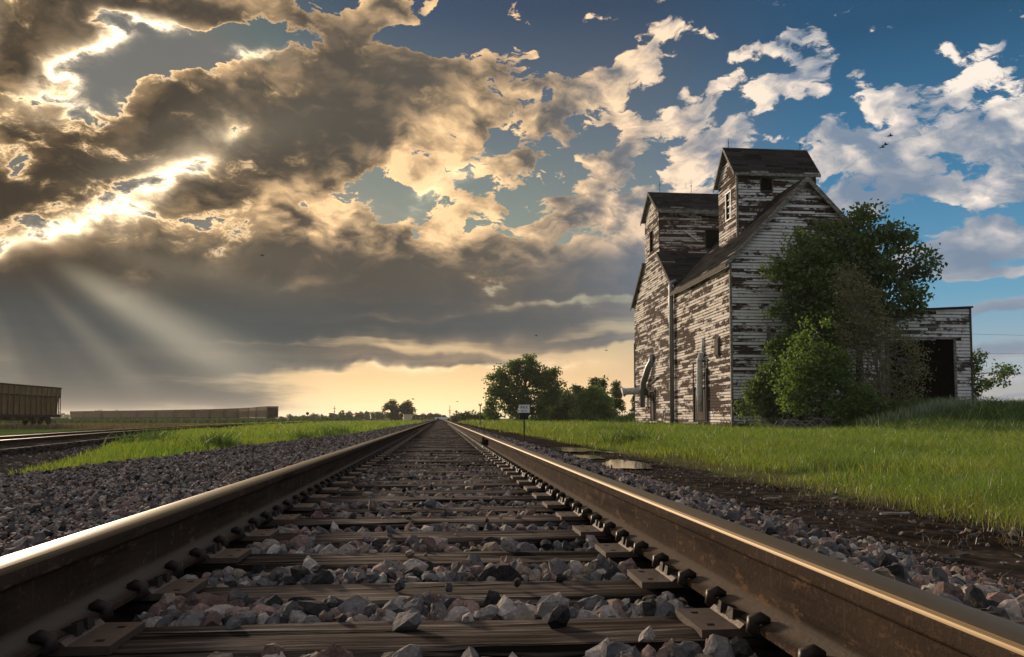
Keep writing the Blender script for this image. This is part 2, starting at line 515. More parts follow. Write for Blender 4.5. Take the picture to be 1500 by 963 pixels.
def coords(q, which="Object"):
    return E(q, q.node("ShaderNodeTexCoord").outputs[which])
def position(q):
    return E(q, q.node("ShaderNodeNewGeometry").outputs["Position"])
def island(q):
    """a number per loose piece and per object"""
    a = E(q, q.node("ShaderNodeNewGeometry").outputs["Random Per Island"])
    b = E(q, q.node("ShaderNodeObjectInfo").outputs["Random"])
    return q.m('FRACT', a + b)
def bump(q, h, strength=0.5, dist=0.02):
    n_ = q.node("ShaderNodeBump")
    n_.inputs["Strength"].default_value = strength; n_.inputs["Distance"].default_value = dist
    q.put(n_.inputs["Height"], h)
    q.t.links.new(n_.outputs[0], q.bsdf.inputs["Normal"])
def base(q, c):
    if isinstance(c, tuple): c = c + (1.0,)
    q.put(q.bsdf.inputs["Base Color"], c)

def stone_fn(q):
    r = island(q)
    p = position(q)
    c = q.ramp(r, [(0.0, (.035, .034, .036)), (.15, (.095, .092, .098)), (.28, (.16, .155, .165)), (.40, (.30, .28, .27)), (.52, (.15, .105, .095)), (.62, (.27, .20, .18)), (.73, (.26, .22, .18)), (.82, (.12, .122, .135)), (.93, (.42, .385, .36))], 'CONSTANT')
    sp = q.noise(p, 120.0, 4.0, 0.65)
    c = q.mix(1.0, c, (.76, .735, .74), 'MULTIPLY')
    brown = q.smooth(q.noise(p, 1.3, 3.0, 0.6), 0.42, 0.66)
    c = q.mix(brown * 0.55, c, q.mix(1.0, c, (1.12, .95, .86), 'MULTIPLY'))
    up = q.sep(E(q, q.node('ShaderNodeNewGeometry').outputs['Normal']))[2]
    dustm = q.smooth(up, 0.35, 0.95) * q.smooth(q.noise(p, 16.0, 4.0, 0.65), 0.48, 0.72)
    c = q.mix(dustm * 0.45, c, (.17, .145, .125))
    c = q.mix(q.smooth(sp, 0.45, 0.75), c, q.mix(1.0, c, (1.7, 1.65, 1.6), 'MULTIPLY'))
    c = q.mix(q.smooth(q.noise(p, 45.0, 3.0, 0.6), 0.52, 0.7), c, q.mix(1.0, c, (.5, .48, .47), 'MULTIPLY'))
    base(q, c)
    bump(q, q.noise(p, 70.0, 5.0, 0.65), 0.6, 0.006)
M_stone = material("crushed_stone", stone_fn, rough=0.85, spec=0.12)

def bed_fn(q):
    p = position(q)
    v = q.voronoi(p, 22.0, out="Color"); d = q.voronoi(p, 22.0)
    r = q.sep(v)[0]
    c = q.ramp(r, [(0.0, (.03, .03, .033)), (.3, (.09, .09, .10)), (.55, (.15, .125, .12)), (.75, (.12, .12, .14)), (.92, (.22, .20, .19))], 'CONSTANT')
    c = q.mix(q.smooth(d, 0.25, 0.55), c, (.012, .011, .010))
    x, y, z = q.sep(p)
    # the crib and the shoulder browned by rail and brake dust farther down the line
    dust = q.smooth(q.noise(p, 0.35, 3.0, 0.6), 0.3, 0.7)
    c = q.mix(dust * 0.5, c, q.mix(1.0, c, (1.35, 1.02, .86), 'MULTIPLY'))
    base(q, c)
    bump(q, 1.0 - d, 1.0, 0.03)
M_bed = material("ballast", bed_fn, rough=0.9, spec=0.0)

def ground_fn(q):
    p = position(q)
    x, y, z = q.sep(p)
    f1 = q.noise(p, 0.5, 5.0, 0.6); f2 = q.noise(p, 6.0, 6.0, 0.65); f3 = q.noise(p, 0.06, 4.0, 0.55)
    soil = q.ramp(f2, [(0.25, (.012, .010, .009)), (.5, (.035, .028, .024)), (.62, (.07, .055, .044)), (.8, (.11, .092, .075))])
    wet = q.smooth(q.noise(p, 0.8, 3.0, 0.5), 0.42, 0.6)
    soil = q.mix(wet * 0.7, soil, q.mix(1.0, soil, (.42, .40, .40), 'MULTIPLY'))
    turf = q.mix(f2, (.045, .085, .018), (.10, .15, .035))
    turf = q.mix(q.smooth(f1, 0.4, 0.66), turf, (.13, .16, .05))
    far = q.mix(q.smooth(f3, 0.4, 0.6), (.05, .08, .022), (.14, .13, .055))
    vz = q.voronoi(p, 15.0, out="Color")
    grav = q.ramp(q.sep(vz)[0], [(0.0, (.016, .015, .015)), (.35, (.04, .035, .033)), (.65, (.062, .052, .048)), (.9, (.10, .088, .082))], 'CONSTANT')
    ed = (f1 - 0.5) * 2.2
    right = q.smooth(x + ed, 4.2, 5.2)
    c = q.mix(right, soil, turf)
    left = q.smooth(x - ed, -3.0, -4.0)
    c = q.mix(left, c, turf)
    # bare stone yard round the siding on the left
    rim = q.m('MULTIPLY_ADD', y, -0.285, -2.9)
    yard = q.smooth(x - rim + ed * 0.5, 0.7, -0.3) * q.smooth(x + ed + y * 0.22, -15.5, -13.0) * q.smooth(y, 130.0, 70.0)
    c = q.mix(yard, c, grav)
    c = q.mix(q.smooth(y + ed * 10.0, 120.0, 200.0), c, far)
    base(q, c)
    bump(q, f2, 0.6, 0.012)
    q.put(q.bsdf.inputs["Roughness"], q.mix(wet * (1.0 - right) * q.smooth(x, 1.5, 2.5), (.9,) * 3, (.5,) * 3))
M_ground = material("earth_and_turf", ground_fn, rough=0.9, spec=0.0)

def water_fn(q):
    base(q, (.02, .02, .018))
    bump(q, q.noise(position(q), 5.0, 3.0, 0.5), 0.10, 0.01)
M_water = material("still_water", water_fn, rough=0.07, spec=0.5)

def tie_fn(q):
    p = coords(q)
    r = E(q, q.node("ShaderNodeObjectInfo").outputs["Random"])
    pp = q.vm('ADD', p, q.xyz(r * 37.0, r * 11.0, r * 5.0))
    g = q.noise(q.vm('MULTIPLY', pp, (3.0, 46.0, 46.0)), 1.0, 7.0, 0.62)
    g2 = q.noise(q.vm('MULTIPLY', pp, (1.6, 13.0, 13.0)), 1.0, 4.0, 0.6)
    crack = q.smooth(q.noise(q.vm('MULTIPLY', pp, (1.1, 24.0, 24.0)), 1.0, 3.0, 0.55, 0.4), 0.56, 0.62)
    c = q.ramp(g, [(0.25, (.018, .014, .012)), (.46, (.052, .041, .036)), (.60, (.115, .097, .087)), (.78, (.42, .385, .355))])
    c = q.mix(q.smooth(g2, 0.45, 0.7), c, q.mix(1.0, c, (.40, .36, .34), 'MULTIPLY'))
    x, y, z = q.sep(p)
    oil = q.smooth(q.m('ABSOLUTE', q.m('ABSOLUTE', x) - 0.75), 0.42, 0.12)      # creosote and grease beside the rails
    c = q.mix(oil * 0.75, c, q.mix(1.0, c, (.28, .24, .22), 'MULTIPLY'))
    c = q.mix(r * 0.6, c, q.mix(1.0, c, (.55, .5, .48), 'MULTIPLY'))
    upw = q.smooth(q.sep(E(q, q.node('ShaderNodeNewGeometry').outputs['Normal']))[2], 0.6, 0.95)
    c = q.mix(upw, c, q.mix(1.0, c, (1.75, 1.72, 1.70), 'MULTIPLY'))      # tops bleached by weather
    c = q.mix(crack, c, (.008, .007, .006))
    base(q, c)
    bump(q, g - crack * 1.2, 1.0, 0.016)
M_tie = material("weathered_tie_wood", tie_fn, rough=0.9, spec=0.04)

def rust_fn(q):
    p = coords(q)
    a = q.noise(q.vm('MULTIPLY', p, (9.0, 3.0, 9.0)), 1.0, 5.0, 0.6); b_ = q.noise(p, 90.0, 3.0, 0.6)
    c = q.mix(a, (.020, .014, .011), (.070, .048, .036))
    c = q.mix(q.smooth(b_, 0.55, 0.75), c, (.075, .052, .038))
    streak = q.smooth(q.noise(q.vm('MULTIPLY', p, (1.0, 26.0, 1.2)), 1.0, 3.0, 0.6), 0.60, 0.72)
    c = q.mix(streak * 0.6, c, (.105, .080, .064))
    blot = q.smooth(q.noise(q.vm('MULTIPLY', p, (4.0, 1.1, 14.0)), 1.0, 6.0, 0.7), 0.5, 0.68)
    c = q.mix(blot * 0.65, c, (.012, .009, .008))
    x_, y_, z_ = q.sep(p)
    c = q.mix(q.smooth(z_, .062, .044) * q.smooth(z_, .030, .040) * 0.6, c, (.15, .125, .105))
    base(q, c)
    scale_ = q.noise(q.vm('MULTIPLY', p, (30.0, 12.0, 30.0)), 1.0, 6.0, 0.7)
    c = q.mix(q.smooth(scale_, 0.56, 0.66) * 0.7, c, (.13, .075, .045))
    base(q, c)
    bump(q, b_ * 0.5 + scale_, 0.6, 0.006)
M_rust = material("rusty_steel", rust_fn, rough=0.95, metal=0.0, spec=0.02)

def head_fn(q):
    p = coords(q)
    s = q.noise(q.vm('MULTIPLY', p, (260.0, 0.8, 1.0)), 1.0, 4.0, 0.6)
    c = q.mix(s, (.075, .054, .032), (.205, .152, .09))
    base(q, c)
    q.put(q.bsdf.inputs["Roughness"], q.m('MULTIPLY_ADD', s, 0.14, 0.46))
    bump(q, s, 0.12, 0.002)
M_head = material("worn_bright_steel", head_fn, metal=1.0)

def plate_fn(q):
    p = position(q)
    a = q.noise(p, 40.0, 5.0, 0.6)
    c = q.mix(a, (.05, .036, .030), (.14, .10, .082))
    base(q, c); bump(q, a, 0.4, 0.004)
M_plate = material("rusty_plate_steel", plate_fn, rough=0.5, metal=0.4, spec=0.4)
def dark_fn(q):
    a = q.noise(position(q), 60.0, 4.0, 0.6)
    base(q, q.mix(a, (.018, .014, .013), (.06, .045, .04))); bump(q, a, 0.4, 0.003)
M_dark = material("greasy_dark_steel", dark_fn, rough=0.45, metal=0.3)

def paint_wood(name, white, bare, keep):
    """clapboard with flaking paint: keep = how much of the paint is left, 0..1"""
    def fn(q):
        p = position(q)
        x, y, z = q.sep(p)
        along = x + y
        r = island(q)
        # paint holds board by board and comes away in long flakes
        row = q.m('FLOOR', z * 4.08)
        flake = q.noise(q.xyz(along * 2.6 + r * 31.0 + row * 7.1, z * 26.0, r * 9.0), 1.0, 6.0, 0.62)
        flake2 = q.noise(q.xyz(along * 0.55 + row * 13.7, row * 5.9, 2.0), 1.0, 5.0, 0.66)
        big = q.noise(q.xyz(along * 0.13, z * 0.20, 3.0), 1.0, 3.0, 0.55)
        streaky = q.noise(q.xyz(along * 0.22, z * 1.2, 7.0), 1.0, 4.0, 0.6)
        v = 0.5 + (flake - 0.5) * 0.8 + (flake2 - 0.5) * 1.65 + (r - 0.5) * 0.40 + (big - 0.5) * 0.85 + (streaky - 0.5) * 0.75
        m_ = q.smooth(v, 0.59 - keep * 0.34, 0.70 - keep * 0.34)
        grain = q.noise(q.xyz(along * 2.0 + r * 17.0, z * 60.0, 0.0), 1.0, 4.0, 0.6)
        wood = q.mix(grain, tuple(k * 0.45 for k in bare), tuple(k * 1.5 for k in bare))
        wood = q.mix(q.smooth(r, 0.7, 1.0), wood, (.16, .145, .135))
        pt = q.mix(grain, tuple(k * 0.72 for k in white), white)
        pt = q.mix(q.smooth(q.noise(q.xyz(along * 1.2, z * 1.1, 1.0), 1.0, 5.0, 0.7), 0.45, 0.75), pt, tuple(k * f for k, f in zip(white, (.62, .56, .52))))
        base(q, q.mix(m_, wood, pt))
        bump(q, m_ * 0.5 + grain * 0.6, 0.6, 0.012)
    return material(name, fn, rough=0.85, spec=0.06)
M_side_warm = paint_wood("flaking_white_paint_mostly_bare", (.80, .73, .68), (.058, .036, .031), 0.41)
M_side_front = paint_wood("flaking_white_paint", (.80, .78, .78), (.060, .040, .034), 0.66)
M_side_bare = paint_wood("bare_brown_boards", (.66, .58, .52), (.075, .042, .032), 0.06)
M_shed = paint_wood("flaking_white_paint_of_shed", (.76, .74, .75), (.080, .066, .058), 0.70)

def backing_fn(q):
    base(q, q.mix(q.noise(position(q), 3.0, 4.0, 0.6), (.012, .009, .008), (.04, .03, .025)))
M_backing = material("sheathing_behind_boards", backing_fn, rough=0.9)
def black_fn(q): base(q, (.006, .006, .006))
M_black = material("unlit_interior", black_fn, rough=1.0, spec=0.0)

def trim_fn(q):
    p = position(q)
    g = q.noise(q.vm('MULTIPLY', p, (3.0, 3.0, 9.0)), 1.0, 6.0, 0.65)
    base(q, q.ramp(g, [(0.3, (.05, .043, .038)), (.5, (.17, .155, .145)), (.7, (.38, .36, .34))])); bump(q, g, 0.4, 0.01)
M_trim = material("grey_weathered_trim", trim_fn, rough=0.8)
def grey_wood_fn(q):
    p = position(q)
    g = q.noise(q.vm('MULTIPLY', p, (9.0, 9.0, 1.2)), 1.0, 6.0, 0.65)
    base(q, q.ramp(g, [(0.3, (.025, .020, .018)), (.55, (.085, .07, .062)), (.75, (.17, .15, .14))])); bump(q, g, 0.5, 0.01)
M_oldwood = material("old_door_wood", grey_wood_fn, rough=0.85)

def roof_fn(q):
    p = position(q)
    r = island(q)
    a = q.noise(p, 1.1, 5.0, 0.65)
    c = q.mix(r, (.014, .014, .016), (.042, .040, .042))
    c = q.mix(q.smooth(a, 0.5, 0.75), c, (.055, .05, .047))
    base(q, c); bump(q, q.noise(p, 14.0, 4.0, 0.6), 0.5, 0.02)
M_roof = material("dark_asphalt_shingle", roof_fn, rough=1.0, spec=0.0)

def galv_fn(q):
    p = position(q)
    a = q.noise(q.vm('MULTIPLY', p, (8.0, 8.0, 1.0)), 1.0, 4.0, 0.6)
    base(q, q.mix(a, (.14, .14, .15), (.34, .34, .36)))
M_galv = material("dull_galvanised_pipe", galv_fn, rough=0.5, metal=0.55)
def pale_pipe_fn(q):
    a = q.noise(position(q), 5.0, 5.0, 0.65)
    base(q, q.ramp(a, [(.35, (.20, .15, .11)), (.45, (.5, .49, .48)), (.8, (.68, .68, .69))]))
M_palepipe = material("chalky_pipe", pale_pipe_fn, rough=0.6)
def glass_fn(q): base(q, (.02, .022, .025))
M_glass = material("dusty_window_glass", glass_fn, rough=0.15, spec=0.5)

def leafy(name, a, b_, c_, trans=0.58):
    m = bpy.data.materials.new(name)
    m.use_nodes = True
    t = m.node_tree; t.nodes.clear()
    q = NT(t)
    out = q.node("ShaderNodeOutputMaterial")
    r = island(q)
    p = position(q)
    patch = q.noise(p, 0.40, 4.0, 0.62)
    col = q.mix(r, a, b_)
    col = q.mix(q.smooth(patch + (r - 0.5) * 0.3, 0.42, 0.68), col, c_)
    d = q.node("ShaderNodeBsdfDiffuse"); q.put(d.inputs[0], col)
    tr = q.node("ShaderNodeBsdfTranslucent"); q.put(tr.inputs[0], q.mix(1.0, col, (1.25, 1.15, .6), 'MULTIPLY'))
    mx = q.node("ShaderNodeMixShader"); mx.inputs[0].default_value = trans
    t.links.new(d.outputs[0], mx.inputs[1]); t.links.new(tr.outputs[0], mx.inputs[2])
    gl = q.node("ShaderNodeBsdfGlossy"); gl.inputs[0].default_value = (1, 1, 1, 1); gl.inputs[1].default_value = 0.45
    mx2 = q.node("ShaderNodeMixShader"); mx2.inputs[0].default_value = 0.035
    t.links.new(mx.outputs[0], mx2.inputs[1]); t.links.new(gl.outputs[0], mx2.inputs[2])
    t.links.new(mx2.outputs[0], out.inputs[0])
    return m
M_leaf_dark = leafy("dark_leaves", (.062, .112, .034), (.125, .19, .060), (.085, .145, .050))
M_leaf_mid = leafy("green_leaves", (.075, .140, .030), (.145, .22, .055), (.10, .165, .042))
M_leaf_light = leafy("light_green_leaves", (.080, .155, .030), (.155, .245, .056), (.11, .185, .042))
M_leaf_far = leafy("far_leaves", (.045, .078, .026), (.090, .130, .040), (.060, .090, .032))
M_needle = leafy("spruce_needles", (.012, .030, .018), (.030, .055, .028), (.020, .040, .022), 0.2)
M_twig_leaf = leafy("sparse_olive_leaves", (.13, .13, .065), (.24, .22, .13), (.18, .165, .10), 0.4)
M_grass = leafy("meadow_grass", (.070, .150, .020), (.17, .29, .042), (.25, .31, .050), 0.5)
M_grass_y = leafy("yellow_green_grass", (.13, .18, .024), (.25, .28, .045), (.19, .22, .040), 0.5)
M_grass_d = leafy("rank_dark_grass", (.045, .100, .022), (.095, .160, .040), (.070, .115, .032), 0.4)
M_straw = leafy("dry_straw", (.085, .065, .040), (.22, .17, .095), (.14, .11, .065), 0.3)
M_sage = leafy("grey_green_weed", (.16, .20, .15), (.27, .31, .24), (.20, .24, .18), 0.35)
M_crop = leafy("crop_rows", (.028, .055, .018), (.060, .095, .028), (.045, .075, .024), 0.35)

def bark_fn(q):
    p = position(q)
    g = q.noise(q.vm('MULTIPLY', p, (14.0, 14.0, 3.0)), 1.0, 5.0, 0.65)
    base(q, q.mix(g, (.03, .025, .021), (.13, .11, .095))); bump(q, g, 0.6, 0.02)
M_bark = material("bark", bark_fn, rough=0.9)
def deadwood_fn(q):
    g = q.noise(position(q), 9.0, 4.0, 0.6)
    base(q, q.mix(g, (.11, .095, .082), (.30, .27, .245)))
M_deadwood = material("dead_grey_wood", deadwood_fn, rough=0.9)

def car_fn(q):
    p = coords(q)
    x, y, z = q.sep(p)
    a = q.noise(q.vm('MULTIPLY', p, (1.4, 1.4, .35)), 1.0, 5.0, 0.65)
    base(q, q.mix(q.smooth(a, .35, .7), (.12, .070, .036), (.21, .135, .072)))
M_car = material("dusty_ochre_freight_paint", car_fn, rough=0.7)
def car_dark_fn(q):
    base(q, q.mix(q.noise(coords(q), 2.0, 4.0, 0.6), (.012, .010, .009), (.045, .032, .026)))
M_cardark = material("sooty_underframe", car_dark_fn, rough=0.7)

def flat(name, col, rough=0.6, metal=0.0, var=0.25, scale=6.0):
    def fn(q):
        a = q.noise(position(q), scale, 4.0, 0.6)
        base(q, q.mix(a, tuple(k * (1 - var) for k in col), tuple(k * (1 + var) for k in col)))
    return material(name, fn, rough=rough, metal=metal)
M_white = flat("white_sign_paint", (.74, .73, .72), 0.5, 0.0, 0.06, 9.0)
M_ink = flat("black_lettering", (.02, .02, .022), 0.6)
M_post = flat("dark_steel_post", (.035, .03, .03), 0.6)
M_pole = flat("weathered_pole_wood", (.16, .14, .12), 0.9)
M_red = flat("stop_red", (.55, .06, .05), 0.5, 0.0, 0.1)
M_carwhite = flat("white_car_paint", (.75, .75, .75), 0.25, 0.0, 0.03)
M_rubber = flat("tyre_rubber", (.02, .02, .02), 0.8)
M_cream = flat("cream_cabinet_paint", (.55, .47, .33), 0.6, 0.0, 0.1)
M_bird = flat("dark_feathers", (.03, .03, .035), 0.8)
M_road = flat("grey_road", (.13, .125, .12), 0.9, 0.0, 0.2, 2.0)
M_wire = flat("wire", (.04, .04, .04), 0.6)

# ------------------------------------------------------------------ ground: one sheet to the horizon
BX = -0.045                                   # centre line of the main track
def left_edge(y):                             # where the stone bed gives way to grass on the left
    return np.interp(y, [-5, 9, 11.5, 20.7, 35.7, 77, 120, 420], [-7.5, -7.0, -6.1, -6.0, -4.5, -3.9, -3.6, -3.4]) + 0.18 * vnoise(np.asarray(y) * 0.7, np.asarray(y) * 0.0, 3)
def upper_edge(y):                            # far edge of that grass strip
    return np.interp(y, [0, 11, 21, 37.5, 75, 135, 200], [-6.0, -6.2, -8.9, -14.5, -24.0, -28.0, -30.0])
def grass_edge(y):                            # near edge of the meadow on the right
    y = np.asarray(y, dtype=float)
    return np.interp(y, [0, 6, 10, 25, 45, 95, 200], [4.9, 4.8, 5.0, 4.9, 4.5, 4.2, 4.0]) + 0.45 * vnoise(y * 0.9, y * 0 + 0.5, 5) + 0.2 * vnoise(y * 2.7, y * 0, 6)
def ground_z(x, y):
    x = np.asarray(x, dtype=float); y = np.asarray(y, dtype=float)
    z = -0.46 - 0.05 * sst(5, 20, np.abs(x))
    z = z + 1.55 * sst(30, 51, y) * sst(24.5, 31.5, x) * (1 - sst(90, 160, y))        # the earth ramp up to the shed
    rough = sst(3.6, 7.0, x) + sst(-6.5, -9, x)
    z = z + rough * (0.05 * vnoise(x * 0.45, y * 0.45, 11) + 0.025 * vnoise(x * 1.6, y * 1.6, 12)) * (1 - sst(80, 200, np.abs(y)))
    dirt = sst(2.2, 3.0, x) * (1 - sst(4.2, 5.4, x))
    z = z + dirt * (0.018 * vnoise(x * 2.3, y * 2.3, 13) + 0.01 * vnoise(x * 6, y * 6, 14)) + 0.02 * dirt
    under = sst(-7.6, -6.2, x) * (1 - sst(2.3, 2.8, x)) * (1 - sst(390, 410, y))
    strip = (x > left_edge(y) - 0.15)
    return z - 0.16 * under * strip
def axis(parts):
    out = []
    for a, b, s in parts: out.append(np.arange(a, b, s))
    return np.concatenate(out)
gx = np.concatenate([[-6000, -2500, -1200, -600, -350, -220, -150, -110], axis([(-85, -40, 5), (-40, -12, 1.4), (-12, 12, 0.3), (12, 48, 0.8), (48, 90, 5)]), [110, 150, 220, 350, 600, 1200, 2500, 6000]])
gy = np.concatenate([[-60, -25, -12], axis([(-6, 14, 0.35), (14, 40, 0.7), (40, 95, 1.4), (95, 200, 8)]), [220, 260, 320, 400, 520, 700, 1000, 1600, 2600, 4500, 8000]])
GX, GY = np.meshgrid(gx, gy)
GZ = ground_z(GX, GY)
def grid_faces(nu, nv):
    i = np.arange(nv - 1)[:, None] * nu + np.arange(nu - 1)[None, :]
    return np.stack([i, i + 1, i + nu + 1, i + nu], -1).reshape(-1, 4)
ground = link("ground", mesh_np("ground", np.stack([GX, GY, GZ], -1).reshape(-1, 3), grid_faces(len(gx), len(gy)), M_ground, True))
tag(ground, kind='structure')

def bed_z(x, y):
    d = np.abs(np.asarray(x) - BX)
    z = np.interp(d, [0, 1.25, 1.45, 2.0, 2.6, 3.05], [-0.052, -0.052, -0.075, -0.21, -0.38, -0.52])
    dl = BX - np.asarray(x)
    zl = np.interp(dl, [0, 1.25, 1.5, 2.3, 5.2, 7.6], [-0.052, -0.052, -0.075, -0.19, -0.29, -0.33])
    rim = 0.35 * sst(0.9, 0.0, np.asarray(x) - left_edge(y))
    return np.where(np.asarray(x) < BX, zl - rim, z)
bys = np.concatenate([axis([(-4, 20, 0.25), (20, 60, 0.8), (60, 120, 4)]), np.array([130, 160, 200, 260, 330, 400.])])
us = np.concatenate([np.linspace(0, 0.12, 4), np.linspace(0.15, 1, 42)])
LE = left_edge(bys) - 0.25
bxs = LE[:, None] + (3.05 - LE[:, None]) * us[None, :]
BYY = np.repeat(bys[:, None], len(us), 1)
BZ = bed_z(bxs, BYY) + 0.012 * vnoise(bxs * 6, BYY * 6, 21) * (np.abs(bxs - BX) > 1.2)
bed = link("ballast_bed", mesh_np("ballast_bed", np.stack([bxs, BYY, BZ], -1).reshape(-1, 3), grid_faces(len(us), len(bys)), M_bed, True))
tag(bed, kind='structure')

# ------------------------------------------------------------------ the main track
track = thing("railway_track", "straight main track of two tall rusty rails on old wooden ties", "railway track")
def rail_profile(s):
    """half sections around the rail: (across, up, bright)"""
    half = [(0.070, 0.018), (0.070, 0.029), (0.026, 0.043), (0.0145, 0.050), (0.0095, 0.062), (0.009, 0.080), (0.009, 0.126), (0.0095, 0.134), (0.016, 0.140), (0.0365, 0.148), (0.0385, 0.152), (0.0385, 0.176), (0.0368, 0.1815), (0.0325, 0.1858), (0.026, 0.1882), (0.015, 0.190), (0.004, 0.1905)]
    return [(a, b) for a, b in half] + [(-a, b) for a, b in half[::-1]]
def rail_mesh(name, path):
    prof = rail_profile(1)
    k = len(prof)
    vs = []
    for i, p in enumerate(path):
        p = np.array(p, float)
        t = np.array(path[min(i + 1, len(path) - 1)], float) - np.array(path[max(i - 1, 0)], float)
        t /= np.linalg.norm(t)
        s = np.array([t[1], -t[0], 0])
        for a, b in prof: vs.append(p + s * a + np.array([0, 0, b]))
    fs, mi = [], []
    for i in range(len(path) - 1):
        for j in range(k):
            j2 = (j + 1) % k
            fs.append((i * k + j, i * k + j2, (i + 1) * k + j2, (i + 1) * k + j))
            za, zb = prof[j][1], prof[j2][1]
            mi.append(1 if min(za, zb) > 0.1755 else 0)
    me = mesh_np(name, vs, fs, [M_rust, M_head], False, mi)
    me.polygons.foreach_set("use_smooth", [True] * len(fs)); me.set_sharp_from_angle(angle=R(24))
    return me
RAILX = (-0.800, 0.710)
for rx in RAILX:
    link("rail", rail_mesh("rail", [(0, y, 0) for y in (-3, 0, 3, 6, 10, 15, 22, 32, 50, 80, 120, 200, 300, 400)]), track, loc=(rx, 0, 0))

def tie_mesh(seed):
    r = np.random.default_rng(seed)
    xs = np.linspace(-1.30, 1.30, 40)
    w, h = 0.115 + r.uniform(-.006, .006), 0.17
    prof = [(-w, -h), (-w * 1.01, -0.05), (-w, -0.016), (-w * 0.88, -0.004), (-w * 0.45, 0.0), (-w * 0.1, -0.003), (w * 0.3, 0.001), (w * 0.85, -0.003), (w, -0.014), (w * 1.01, -0.05), (w, -h)]
    k = len(prof)
    vs = []
    drift = [r.uniform(0, 50) for _ in range(k)]
    for x in xs:
        for j, (a, b) in enumerate(prof):
            top = 1.0 if b > -0.03 else 0.5
            da = 0.006 * top * vnoise(np.array([x * 3.1 + drift[j]]), np.array([j * 7.3]), seed)[0]
            db = 0.006 * top * vnoise(np.array([x * 2.3 + drift[j]]), np.array([j * 3.1 + 40]), seed)[0]
            if j in (2, 8): db -= max(0, 0.02 * vnoise(np.array([x * 1.7 + drift[j]]), np.array([j * 1.0]), seed + 9)[0])
            vs.append((x, a + da, b + db))
    fs = []
    for i in range(len(xs) - 1):
        for j in range(k):
            fs.append((i * k + j, i * k + (j + 1) % k, (i + 1) * k + (j + 1) % k, (i + 1) * k + j))
    mb = MB(); mb.add(vs, fs + [tuple(range(k))[::-1], tuple((len(xs) - 1) * k + j for j in range(k))])
    return mb.mesh("tie", M_tie)
TIES = [tie_mesh(s) for s in range(7)]
tie_y = []
y = 1.69 - 0.475 * 3
while y < 130:
    tie_y.append(y); y += 0.475 + random.uniform(-.014, .014)
for i, ty in enumerate(tie_y[:300]):
    sc = random.choice((1, -1))
    link("tie", TIES[(i * 5 + i // 7) % 7], track, loc=(BX + random.uniform(-.03, .03), ty, random.uniform(-.012, .004)), rot=(0, 0, R(random.uniform(-.5, .5)) + (math.pi if sc < 0 else 0)))

def plate_mesh():
    """steel plate with four square spike holes and a raised shoulder each side of the rail foot"""
    xs = [-0.175, -0.150, -0.132, -0.085, 0.085, 0.132, 0.150, 0.175]
    ys = [-0.090, -0.060, -0.042, 0.042, 0.060, 0.090]
    hole = lambda i, j: i in (1, 5) and j in (1, 3)
    mb = MB()
    for i in range(7):
        for j in range(5):
            if hole(i, j): continue
            z1 = 0.017
            mb.box(xs[i], xs[i + 1], ys[j], ys[j + 1], 0.0, z1)
    bm = bmesh.new()
    me0 = mb.mesh("tmp", M_plate); bm.from_mesh(me0); bpy.data.meshes.remove(me0)
    bmesh.ops.remove_doubles(bm, verts=bm.verts, dist=1e-5)
    dup = {}
    for f in bm.faces:
        key = tuple(sorted(v.index for v in f.verts)); dup.setdefault(key, []).append(f)
    bmesh.ops.delete(bm, geom=[f for fl in dup.values() if len(fl) > 1 for f in fl], context='FACES')
    me = bpy.data.meshes.new("tie_plate"); bm.to_mesh(me); bm.free(); me.materials.append(M_plate)
    mb2 = MB()
    for s in (-1, 1):
        mb2.hexa([(s * .072, -.088, .016), (s * .095, -.088, .016), (s * .095, .088, .016), (s * .072, .088, .016), (s * .073, -.088, .026), (s * .084, -.088, .026), (s * .084, .088, .026), (s * .073, .088, .026)])
    tmp = mb2.mesh("tmp", M_plate)
    bm = bmesh.new(); bm.from_mesh(me); bm.from_mesh(tmp); bmesh.ops.recalc_face_normals(bm, faces=bm.faces); bm.to_mesh(me); bm.free(); bpy.data.meshes.remove(tmp)
    return me
ME_PLATE = plate_mesh()
def spike_mesh():
    mb = MB()
    mb.box(-.009, .009, -.009, .009, -.02, .026)
    mb.hexa([(-.030, -.013, .026), (.012, -.015, .024), (.012, .015, .024), (-.030, .013, .026), (-.026, -.009, .034), (.008, -.011, .046), (.008, .011, .046), (-.026, .009, .034)])
    return mb.mesh("spike", M_dark)
ME_SPIKE = spike_mesh()
def anchor_mesh():
    """spring clip hooked round the rail foot"""
    mb = MB()
    pts = [(-.10, 0, -.014), (.0, 0, -.016), (.062, 0, -.010), (.082, 0, .003), (.080, 0, .017), (.062, 0, .022), (.046, 0, .015)]
    mb.tube(pts, [.010, .011, .013, .014, .014, .013, .009], 7)
    return mb.mesh("rail_anchor", M_dark, True)
ME_ANCHOR = anchor_mesh()
far_plates = MB()
